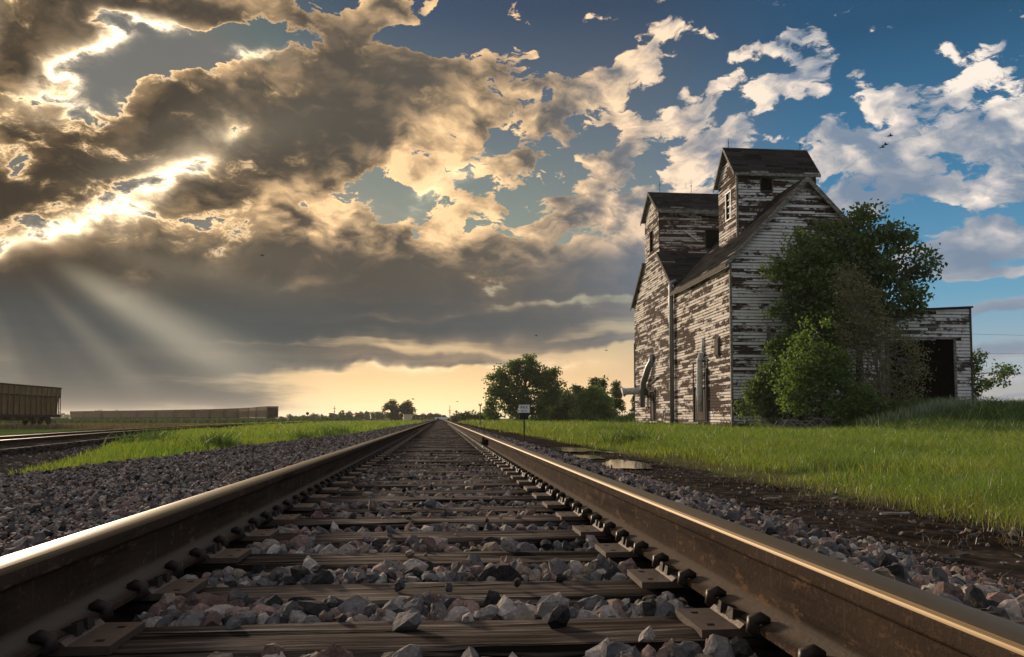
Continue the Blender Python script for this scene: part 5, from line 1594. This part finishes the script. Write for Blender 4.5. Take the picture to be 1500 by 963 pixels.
# coarse weeds along the elevator foot and the left strip
k = 1500
y = r.uniform(57.3, 86, k); x = XW - .15 - np.abs(r.normal(scale=.5, size=k))
x2 = r.uniform(XW - .3, 31, 900); y2 = YN - .15 - np.abs(r.normal(scale=.4, size=900))
blades("foot_weeds", np.concatenate([x, x2]), np.concatenate([y, y2]), r.uniform(.2, .75, k + 900), np.full(k + 900, .06), M_grass_d, r, lean=.4)
wx, wy = [], []
for cx_, cy_, s_ in ((-9.6, 27, .5), (-4.9, 31, .4), (-4.6, 36, .45), (-6.6, 24, .4), (-5.5, 43, .5), (-11.5, 33, .4), (9.2, 42, .6), (12.5, 50, .6), (7.5, 30, .5), (6.5, 26, .4), (14.2, 60, .8)):
    wx.append(cx_ + r.normal(scale=s_, size=160)); wy.append(cy_ + r.normal(scale=s_, size=160))
wx, wy = np.concatenate(wx), np.concatenate(wy)
blades("coarse_weeds", wx, wy, r.uniform(.2, .62, len(wx)), np.full(len(wx), .055), M_grass_d, r, lean=.7)
# rows of crops in front of the far train
x = r.uniform(-150, -22, 9000); y = 128 + (x + 150) * .35 + r.uniform(0, 55, 9000)
blades("crop_field", x, y, r.uniform(.6, 1.15, 9000), np.full(9000, .55), M_crop, r, lean=.3)
# straw coloured verge by the near coal car
x = r.uniform(-52, -20, 5000); y = 74 + r.uniform(0, 34, 5000) + (x + 40) * -.2
kp = x > -.62 * y - 3
blades("straw_verge", x[kp], y[kp], r.uniform(.2, .5, kp.sum()), np.full(kp.sum(), .12), M_straw, r, lean=.5)
# loose stone in the yard on the left
ry = np.random.default_rng(77)
y = 9 + 34 * ry.uniform(size=9000) ** 1.5; x = ry.uniform(-26, -6.2, 9000)
kp = (x < upper_edge(y) - .1) & (x > -.58 * y - 1) & (x > -12.2 - .14 * y)
pos = np.stack([x, y, ground_z(x, y) + .01], -1)[kp]
v, f = joined_rocks(pos, ry.uniform(.03, .06, len(pos)), OCT, ry)
tag(link("yard_gravel", mesh_np("yard_gravel", v, f, M_stone)), kind='stuff')
# bark and splinters lying on the dirt
rr = random.Random(12); mb = MB()
for i in range(260):
    y = 3.2 + rr.random() ** 1.4 * 18; x = rr.uniform(2.85, 4.6)
    L, w, a = rr.uniform(.015, .07), rr.uniform(.004, .014), rr.uniform(0, 3.14)
    z = gz(x, y) + .004
    c, s = math.cos(a), math.sin(a)
    P = [(x + u * c - v * s, y + u * s + v * c) for u, v in ((-L, -w), (L, -w * .6), (L * .9, w), (-L, w * .7))]
    t = rr.uniform(.002, .007)
    mb.hexa([(p[0], p[1], z - .01) for p in P] + [(p[0], p[1], z + t + rr.uniform(0, .01)) for p in P])
tag(mb.build("bark_litter", M_oldwood), kind='stuff')
for i, (x, y, L, a) in enumerate(((4.15, 6.9, .13, -.2), (3.55, 8.2, .10, .1), (4.3, 8.3, .07, .5))):
    mb = MB(); mb.bar((-L, -.01, .012), (L, .012, .02), .03, .016)
    o = mb.build("wood_splinter", M_trim, None, loc=(x, y, gz(x, y)), rot=(0, 0, a))
    tag(o, ["pale splinter of wood on the dirt strip closest to the grass edge", "pale thin splinter on the dirt beside the stone shoulder", "short stubby splinter on the dirt beyond the longest one"][i], "wood splinter")

# ------------------------------------------------------------------ left siding, coal cars
side = thing("railway_track", "curving siding track of two low rails on the left, seen across the grass strip", "railway track")
path = [(-8.6, 4), (-10.4, 13), (-12.2, 23.1), (-13.8, 32), (-15.25, 41.2), (-17.4, 57), (-19.2, 78), (-20.7, 100), (-22.5, 150), (-24, 240)]
def offset(path, d):
    out = []
    for i, p in enumerate(path):
        a, b = path[max(i - 1, 0)], path[min(i + 1, len(path) - 1)]
        t = Vector((b[0] - a[0], b[1] - a[1])).normalized()
        out.append((p[0] + t.y * d, p[1] - t.x * d, -.29))
    return out
for d in (-.75, .75): link("rail", rail_mesh("rail", offset(path, d)), side)
px = np.array(path); cum = np.concatenate([[0], np.cumsum(np.linalg.norm(np.diff(px, axis=0), axis=1))])
for k in range(120):
    s = 2 + k * .56
    x, y = np.interp(s, cum, px[:, 0]), np.interp(s, cum, px[:, 1]); x2, y2 = np.interp(s + .3, cum, px[:, 0]), np.interp(s + .3, cum, px[:, 1])
    link("tie", TIES[k % 7], side, loc=(x, y, -.29), rot=(0, 0, math.atan2(y2 - y, x2 - x) - math.pi / 2))

def coal_car():
    """open-topped coal car, 15 m long, lying along y"""
    root = thing("coal_car", "", "railway car")
    L, Wd, zb, zt, zm = 7.4, 1.55, 1.05, 3.85, 2.95
    mb = MB()
    for s in (-1, 1):
        mb.box(s * Wd - .02, s * Wd + .02, -L, L, zm, zt)
        mb.box(s * (Wd - .10) - .02, s * (Wd - .10) + .02, -L + .95, L - .95, zb, zm + .05)
        for e in (-1, 1):
            y0, y1 = e * (L - .95), e * L
            P = [(s * (Wd - .10) - .02, y0), (s * (Wd - .10) + .02, y0)]
            mb.add([(s * Wd - .02, y0, zm), (s * Wd + .02, y0, zm), (s * Wd + .02, y0, zm - .45), (s * Wd - .02, y0, zm - .45), (s * Wd - .02, y1 - e * .12, zm), (s * Wd + .02, y1 - e * .12, zm)], [(0, 3, 4), (1, 5, 2), (0, 4, 5, 1), (3, 2, 5, 4), (0, 1, 2, 3)])
    mb.box(-Wd + .1, Wd - .1, -L + .9, L - .9, zb - .08, zb)
    for e in (-1, 1):
        mb.hexa([(-Wd + .1, e * (L - 1.05), zb), (Wd - .1, e * (L - 1.05), zb), (Wd - .1, e * (L - .95), zb), (-Wd + .1, e * (L - .95), zb), (-Wd + .02, e * (L - .07), zt), (Wd - .02, e * (L - .07), zt), (Wd - .02, e * L, zt), (-Wd + .02, e * L, zt)])
    body = mb.build("body", M_car, root)
    mb = MB(); mb.cur = 0
    for s in (-1, 1):
        mb.box(s * Wd - .07, s * Wd + .07, -L - .03, L + .03, zt, zt + .14)
        mb.box(s * Wd - .03, s * Wd + .06, -L + .1, L - .1, zm - .06, zm + .06)
    for e in (-1, 1): mb.box(-Wd, Wd, e * L - .07, e * L + .07, zt + .001, zt + .141)
    mb.build("top_chord", M_cardark, root)
    for s in (-1, 1):
        MB().box(s * (Wd - .16), s * (Wd + .01), -L - .05, L + .05, zb - .28, zb).build("side_sill", M_cardark, root)
    rib = MB(); rib.box(-.05, .07, -.055, .055, zb, zt); me = rib.mesh("rib", M_car)
    for s in (-1, 1):
        for k in range(13):
            y = -L + .95 + k * (2 * L - 1.9) / 12
            link("rib", me, root, loc=(s * (Wd - .0), y, 0), rot=(0, 0, 0 if s > 0 else math.pi))
    hop = MB()
    hop.hexa([(-1.0, -.35, .45), (1.0, -.35, .45), (1.0, .35, .45), (-1.0, .35, .45), (-1.25, -1.15, zb - .08), (1.25, -1.15, zb - .08), (1.25, 1.15, zb - .08), (-1.25, 1.15, zb - .08)])
    me = hop.mesh("hopper_chute", M_car)
    for y in (-3.4, -1.15, 1.15, 3.4): link("hopper_chute", me, root, loc=(0, y, 0))
    MB().box(-.35, .35, -L - .1, L + .1, .62, .92).build("centre_sill", M_cardark, root)
    tr = MB()
    for s in (-1, 1):
        tr.hexa([(s * .95 - .07, -1.25, .42), (s * .95 + .07, -1.25, .42), (s * .95 + .07, 1.25, .42), (s * .95 - .07, 1.25, .42), (s * .95 - .07, -.5, .72), (s * .95 + .07, -.5, .72), (s * .95 + .07, .5, .72), (s * .95 - .07, .5, .72)])
    tr.box(-.95, .95, -.2, .2, .45, .75)
    tme = tr.mesh("truck_frame", M_cardark)
    wh = MB(); wh.cyl((0, 0, 0), (1, 0, 0), .45, .12, 18); wh.cyl((.07, 0, 0), (1, 0, 0), .49, .03, 18)
    wme = wh.mesh("wheel", M_cardark)
    for ty in (-5.6, 5.6):
        t = link("truck_frame", tme, root, loc=(0, ty, 0))
        for s in (-1, 1):
            for dy in (-.88, .88):
                link("wheel", wme, t, loc=(s * .77, dy, .46), rot=(0, 0, 0 if s < 0 else math.pi))
    for e in (-1, 1):
        for s in (-1, 1):
            la = MB()
            for xx in (0, .42): la.bar((s * Wd, e * (L - .05 - xx), .75), (s * Wd, e * (L - .05 - xx), zt), .06, .06)
            for k in range(6): la.bar((s * Wd, e * (L - .05), .85 + k * .45), (s * Wd, e * (L - .47), .85 + k * .45), .035, .035)
            la.build("ladder", M_cardark, root)
        MB().box(-1.2, 1.2, e * L - .1, e * L + .1, .80, .98).build("end_sill", M_cardark, root)
        cp = MB(); cp.box(-.12, .12, e * (L + .3) - .35, e * (L + .3) + .3, .72, .95); cp.build("coupler", M_cardark, root)
    return root
def copy_tree(o, parent=None):
    c = o.copy(); COL.objects.link(c)
    if parent is not None: c.parent = parent
    for ch in list(o.children): copy_tree(ch, c)
    return c
proto = coal_car()
ZT = -.22
near_car = proto
near_car.location = (-42.6, 82.1, ZT); near_car.rotation_euler = (0, 0, R(0.5))
near_car["label"] = "large ochre open coal car cut off by the left edge of the photo"
near_car["group"] = "ochre coal cars"
STRING = [
    (-49.2, 229.6, 0.402),
    (-55.3, 245.1, 0.353),
    (-61.7, 260.4, 0.435),
    (-69.3, 275.1, 0.514),
    (-77.9, 289.3, 0.571),
    (-87.3, 302.9, 0.647),
    (-97.8, 315.9, 0.711),
    (-108.9, 328.2, 0.76),
    (-120.4, 340.1, 0.774),
    (-132.2, 351.8, 0.804),
    (-144.2, 363.3, 0.815),
    (-156.3, 374.6, 0.823),
    (-168.4, 386.0, 0.811),
]
words_ = ["end coal car of the far train, its dark end panel facing us"] + ["%s coal car counted back from the dark end panel of the far train" % w for w in ("second", "third", "fourth", "fifth", "sixth", "seventh", "eighth", "ninth", "tenth", "eleventh", "twelfth", "thirteenth", "fourteenth")]
for i, (x, y, a) in enumerate(STRING):
    c = copy_tree(proto); c.location = (x, y, ZT); c.rotation_euler = (0, 0, a); c["label"] = words_[i]; c["group"] = "ochre coal cars"
ec = STRING[0]
dx_, dy_ = math.sin(-ec[2]), math.cos(ec[2])
# dark end panel with a pale rim on the last car
pan = MB(); pan.hexa([(-1.3, -7.52, 1.1), (1.3, -7.52, 1.1), (1.3, -7.47, 1.1), (-1.3, -7.47, 1.1), (-1.3, -7.52, 3.5), (1.3, -7.52, 3.5), (1.3, -7.47, 3.5), (-1.3, -7.47, 3.5)])
last = [o for o in COL.objects if o.get("label") == words_[0]][0]
pan.build("end_panel", M_cardark, last)
rim = MB()
for s in (-1, 1): rim.box(s * 1.42 - .12, s * 1.42 + .12, -7.53, -7.46, .95, 3.99)
rim.box(-1.3, 1.3, -7.54, -7.465, 3.5, 3.99); rim.build("end_rim", M_car, last)
red = MB(); red.box(1.56, 1.60, -.5, .5, 1.9, 2.7)
third = [o for o in COL.objects if o.get("label") == words_[3]]
if third: red.build("red_placard", M_red, third[0])

# ------------------------------------------------------------------ signs, poles and small things along the line
def text_mesh(body, size):
    cu = bpy.data.curves.new("lettering", 'FONT'); cu.body = body; cu.size = size; cu.align_x = 'CENTER'; cu.align_y = 'CENTER'; cu.extrude = .002
    o = bpy.data.objects.new("lettering_tmp", cu); COL.objects.link(o)
    dg = bpy.context.evaluated_depsgraph_get(); dg.update()
    me = bpy.data.meshes.new_from_object(o.evaluated_get(dg)); bpy.data.objects.remove(o); bpy.data.curves.remove(cu)
    me.materials.clear(); me.materials.append(M_ink)
    return me
sg = thing("railway_sign", "white sign reading RRX on a dark post by the right rail", "sign", (3.14, 29.4, gz(3.14, 29.4)), R(-4))
MB().box(-.028, .028, -.02, .02, -.2, 1.33).build("post", M_post, sg)
MB().box(-.165, .165, -.02, .02, .85, 1.10).build("bracket_plate", M_post, sg)
pl = MB(); pl.box(-.205, .205, -.028, -.020, 1.10, 1.40); plate = pl.build("sign_plate", M_white, sg)
link("lettering", text_mesh("RRX", .150), plate, loc=(0, -.031, 1.302), rot=(R(90), 0, 0))
link("lettering", text_mesh("800 FT", .082), plate, loc=(0, -.031, 1.165), rot=(R(90), 0, 0))

def pole(name, label, x, y, h, r_, arms, cat="utility pole", group=None):
    t = thing(name, label, cat, (x, y, -.5), 0, group)
    mb = MB(); mb.tube([(0, 0, -.2), (0, 0, h)], [r_, r_ * .75], 8); mb.build("pole_shaft", M_pole, t)
    for (z, w) in arms:
        MB().box(-w / 2, w / 2, -.07, .07, z - .07, z + .07).build("crossarm", M_pole, t)
        for s in (-.8, .8): MB().cyl((s * w / 2, 0, z + .14), (0, 0, 1), .05, .14, 6).build("insulator", M_galv, t)
    return t
pole("utility_pole", "short wooden pole with a single crossarm right of the track before the hedge", 4.55, 90, 2.55, .075, [(2.46, .36)])
pole("utility_pole", "tall pole with crossarm at the vanishing point of the rails", 3.6, 300, 5.9, .14, [(3.9, 1.3), (3.2, .9)])
pole("utility_pole", "pole with two crossarms in front of the windbreak row", -39.6, 300, 5.6, .12, [(4.6, 1.1), (3.4, .8)])
pole("utility_pole", "thin bare pole right of the twin crowned tree", -9.0, 260, 3.0, .07, [])
pole("utility_pole", "thin bare pole standing before the middle of the windbreak row", -27.0, 300, 3.0, .07, [])
pole("marker_post", "short white marker post in the verge before the hedge", 3.6, 102, 1.1, .05, [], "post")
pole("marker_post", "short post left of the windbreak at the grass edge", -36, 270, .9, .10, [], "post")
st = thing("stop_sign", "red stop sign on a thin post above the far hedge", "sign", (4.35, 215, -.5))
MB().tube([(0, 0, -.2), (0, 0, 2.6)], .05, 6).build("post", M_galv, st)
mb = MB(); mb.prism([(.38 * math.cos(R(22.5 + 45 * k)), 2.75 + .38 * math.sin(R(22.5 + 45 * k))) for k in range(8)], lambda a, z: (a, -.08, z), lambda a, z: (a, -.05, z)); sp = mb.build("sign_plate", M_red, st)
me = text_mesh("STOP", .24); me.materials.clear(); me.materials.append(M_white); link("lettering", me, sp, loc=(0, -.085, 2.75), rot=(R(90), 0, 0))
sgl = thing("crossing_signal", "dark round topped signal left of the windbreak trees", "signal", (-36.3, 220, -.5))
MB().tube([(0, 0, -.2), (0, 0, 2.3)], .08, 6).build("post", M_post, sgl)
mb = MB(); mb.cyl((0, -.1, 2.25), (0, 1, 0), .42, .06, 14); mb.build("signal_disc", M_post, sgl)
mb = MB(); mb.box(-.12, .12, -.3, -.1, 2.1, 2.4); mb.build("lamp_hood", M_post, sgl)
cab = thing("signal_cabinet", "cream equipment cabinet at the foot of the twin crowned tree", "cabinet", (-9.4, 225, -.5), R(8))
MB().box(-1.0, 1.0, -.6, .6, .1, 2.0).build("cabinet_body", M_cream, cab); MB().box(-1.1, 1.1, -.7, .7, 2.0, 2.12).build("roof", M_cream, cab); MB().box(-.8, .8, -.64, -.602, .25, 1.9).build("door", M_cream, cab)
# road crossing the rails, white pickup on it
MB().box(-90, 60, 236, 246, -.58, -.28).build("road", M_road)["kind"] = 'structure'
def pickup(name, label, loc, rz):
    t = thing(name, label, "pickup truck", loc, rz)
    b = MB(); b.hexa([(-2.6, -.9, .45), (2.6, -.9, .45), (2.6, .9, .45), (-2.6, .9, .45), (-2.6, -.88, 1.05), (2.55, -.86, 1.0), (2.55, .86, 1.0), (-2.6, .88, 1.05)])
    b.hexa([(-.7, -.86, 1.02), (1.3, -.86, 1.02), (1.3, .86, 1.02), (-.7, .86, 1.02), (-.5, -.7, 1.75), (.6, -.7, 1.75), (.6, .7, 1.75), (-.5, .7, 1.75)])
    b.build("body", M_carwhite, t)
    w = MB(); w.hexa([(-.5, -.88, 1.1), (1.0, -.88, 1.1), (1.0, -.80, 1.1), (-.5, -.80, 1.1), (-.42, -.74, 1.62), (.5, -.74, 1.62), (.5, -.68, 1.62), (-.42, -.68, 1.62)]); w.build("side_window", M_glass, t)
    for x in (-1.6, 1.65):
        for s in (-1, 1):
            wm = MB(); wm.cyl((0, 0, 0), (0, 1, 0), .40, .24, 16); link("wheel", wm.mesh("wheel", M_rubber), t, loc=(x, s * .82, .40))
    return t
pickup("pickup_truck", "white pickup on the crossing road where the rails meet the horizon", (.9, 239, -.28), R(0))
# low white structure with a gantry far off, left of the vanishing point
gan = thing("signal_gantry", "pale signal gantry over the far track left of the vanishing point", "gantry", (-25.5 * .62, 430, -.5))
for x in (-2.4, 2.4): MB().box(x - .12, x + .12, -.12, .12, -.2, 4.6).build("leg", M_galv, gan)
MB().box(-2.6, 2.6, -.2, .2, 4.25, 4.7).build("beam", M_galv, gan)

# wires strung across the far right
for i, (za, zb) in enumerate(((11.15, 11.05), (8.6, 9.15))):
    pts = []
    for k in range(9):
        t = k / 8; pts.append((59 + 34 * t, 92, za + (zb - za) * t - .5 * 4 * t * (1 - t) * .5))
    tag(MB().tube(pts, .015, 5).build("overhead_wire", M_wire, None), ["upper thin wire crossing the sky right of the shed", "lower thin wire crossing the sky right of the shed"][i], "wire", "overhead wires")
# birds
def bird(label, x, y, z, s, rz, flap):
    t = thing("bird", label, "bird", (x, y, z), rz, "birds in the sky")
    b = MB(); b.tube([(-.20, 0, 0), (-.10, 0, .01), (.02, 0, .02), (.12, 0, .02), (.20, 0, .03), (.26, 0, .02)], [.015, .045, .065, .055, .035, .008], 8)
    for sd in (-1, 1):
        b.hexa([(-.06, sd * .03, .02), (.07, sd * .03, .02), (.05, sd * .26, .02 + flap), (-.05, sd * .26, .02 + flap), (-.06, sd * .03, .035), (.07, sd * .03, .035), (.05, sd * .26, .03 + flap), (-.05, sd * .26, .03 + flap)] if sd > 0 else [(.07, sd * .03, .02), (-.06, sd * .03, .02), (-.05, sd * .26, .02 + flap), (.05, sd * .26, .02 + flap), (.07, sd * .03, .035), (-.06, sd * .03, .035), (-.05, sd * .26, .03 + flap), (.05, sd * .26, .03 + flap)])
        b.add([(.05, sd * .26, .025 + flap), (-.05, sd * .26, .025 + flap), (-.09, sd * .50, flap * .6), (.05, sd * .26, .035 + flap), (-.05, sd * .26, .035 + flap), (-.09, sd * .50, .008 + flap * .6)], [(0, 1, 2), (5, 4, 3), (0, 2, 5, 3), (1, 4, 5, 2), (0, 3, 4, 1)])
    b.add([(-.18, 0, .0), (-.34, .06, 0), (-.34, -.06, 0), (-.18, 0, .012), (-.34, .06, .008), (-.34, -.06, .008)], [(0, 2, 1), (3, 4, 5), (0, 1, 4, 3), (1, 2, 5, 4), (2, 0, 3, 5)])
    bb = b.build("body", M_bird, t); t.scale = (s, s, s)
bird("uppermost of three small birds over the right cloud", 36.5, 60, 23.5, 1.0, R(-17), .07)
bird("middle of three small birds over the right cloud", 37.3, 62, 23.5, 1.0, R(-35), .07)
bird("lowest of three small birds over the right cloud", 38.2, 64, 24.0, 1.0, R(-13), .07)
bird("small bird low over the rails, left of the vanishing point", -3.8, 110, 3.1, 1.0, R(-25), .07)
bird("tiny faint bird low right of the vanishing point", 3.2, 150, 3.6, 1.0, R(-5), .07)
bird("small bird above the big cottonwood", 14.7, 120, 13.2, 1.0, R(5), .07)
bird("small bird between the cottonwood and the elevator", 25.7, 120, 11.0, 1.0, R(-45), .07)
bird("small bird against the left grey clouds", -20.1, 90, 18.8, 1.0, R(-15), .07)

# ------------------------------------------------------------------ evening haze: one closed box of thin air
hm = bpy.data.materials.new("hazy_air")
hm.use_nodes = True
ht = hm.node_tree; ht.nodes.clear()
hv = ht.nodes.new("ShaderNodeVolumePrincipled")
hv.inputs["Density"].default_value = 0.00013; hv.inputs["Color"].default_value = (.90, .87, .82, 1); hv.inputs["Anisotropy"].default_value = .4
ho = ht.nodes.new("ShaderNodeOutputMaterial"); ht.links.new(hv.outputs[0], ho.inputs["Volume"])
haze = tag(MB().box(-6500, 6500, -100, 8500, -1.8, 36).build("haze", hm), kind='stuff')
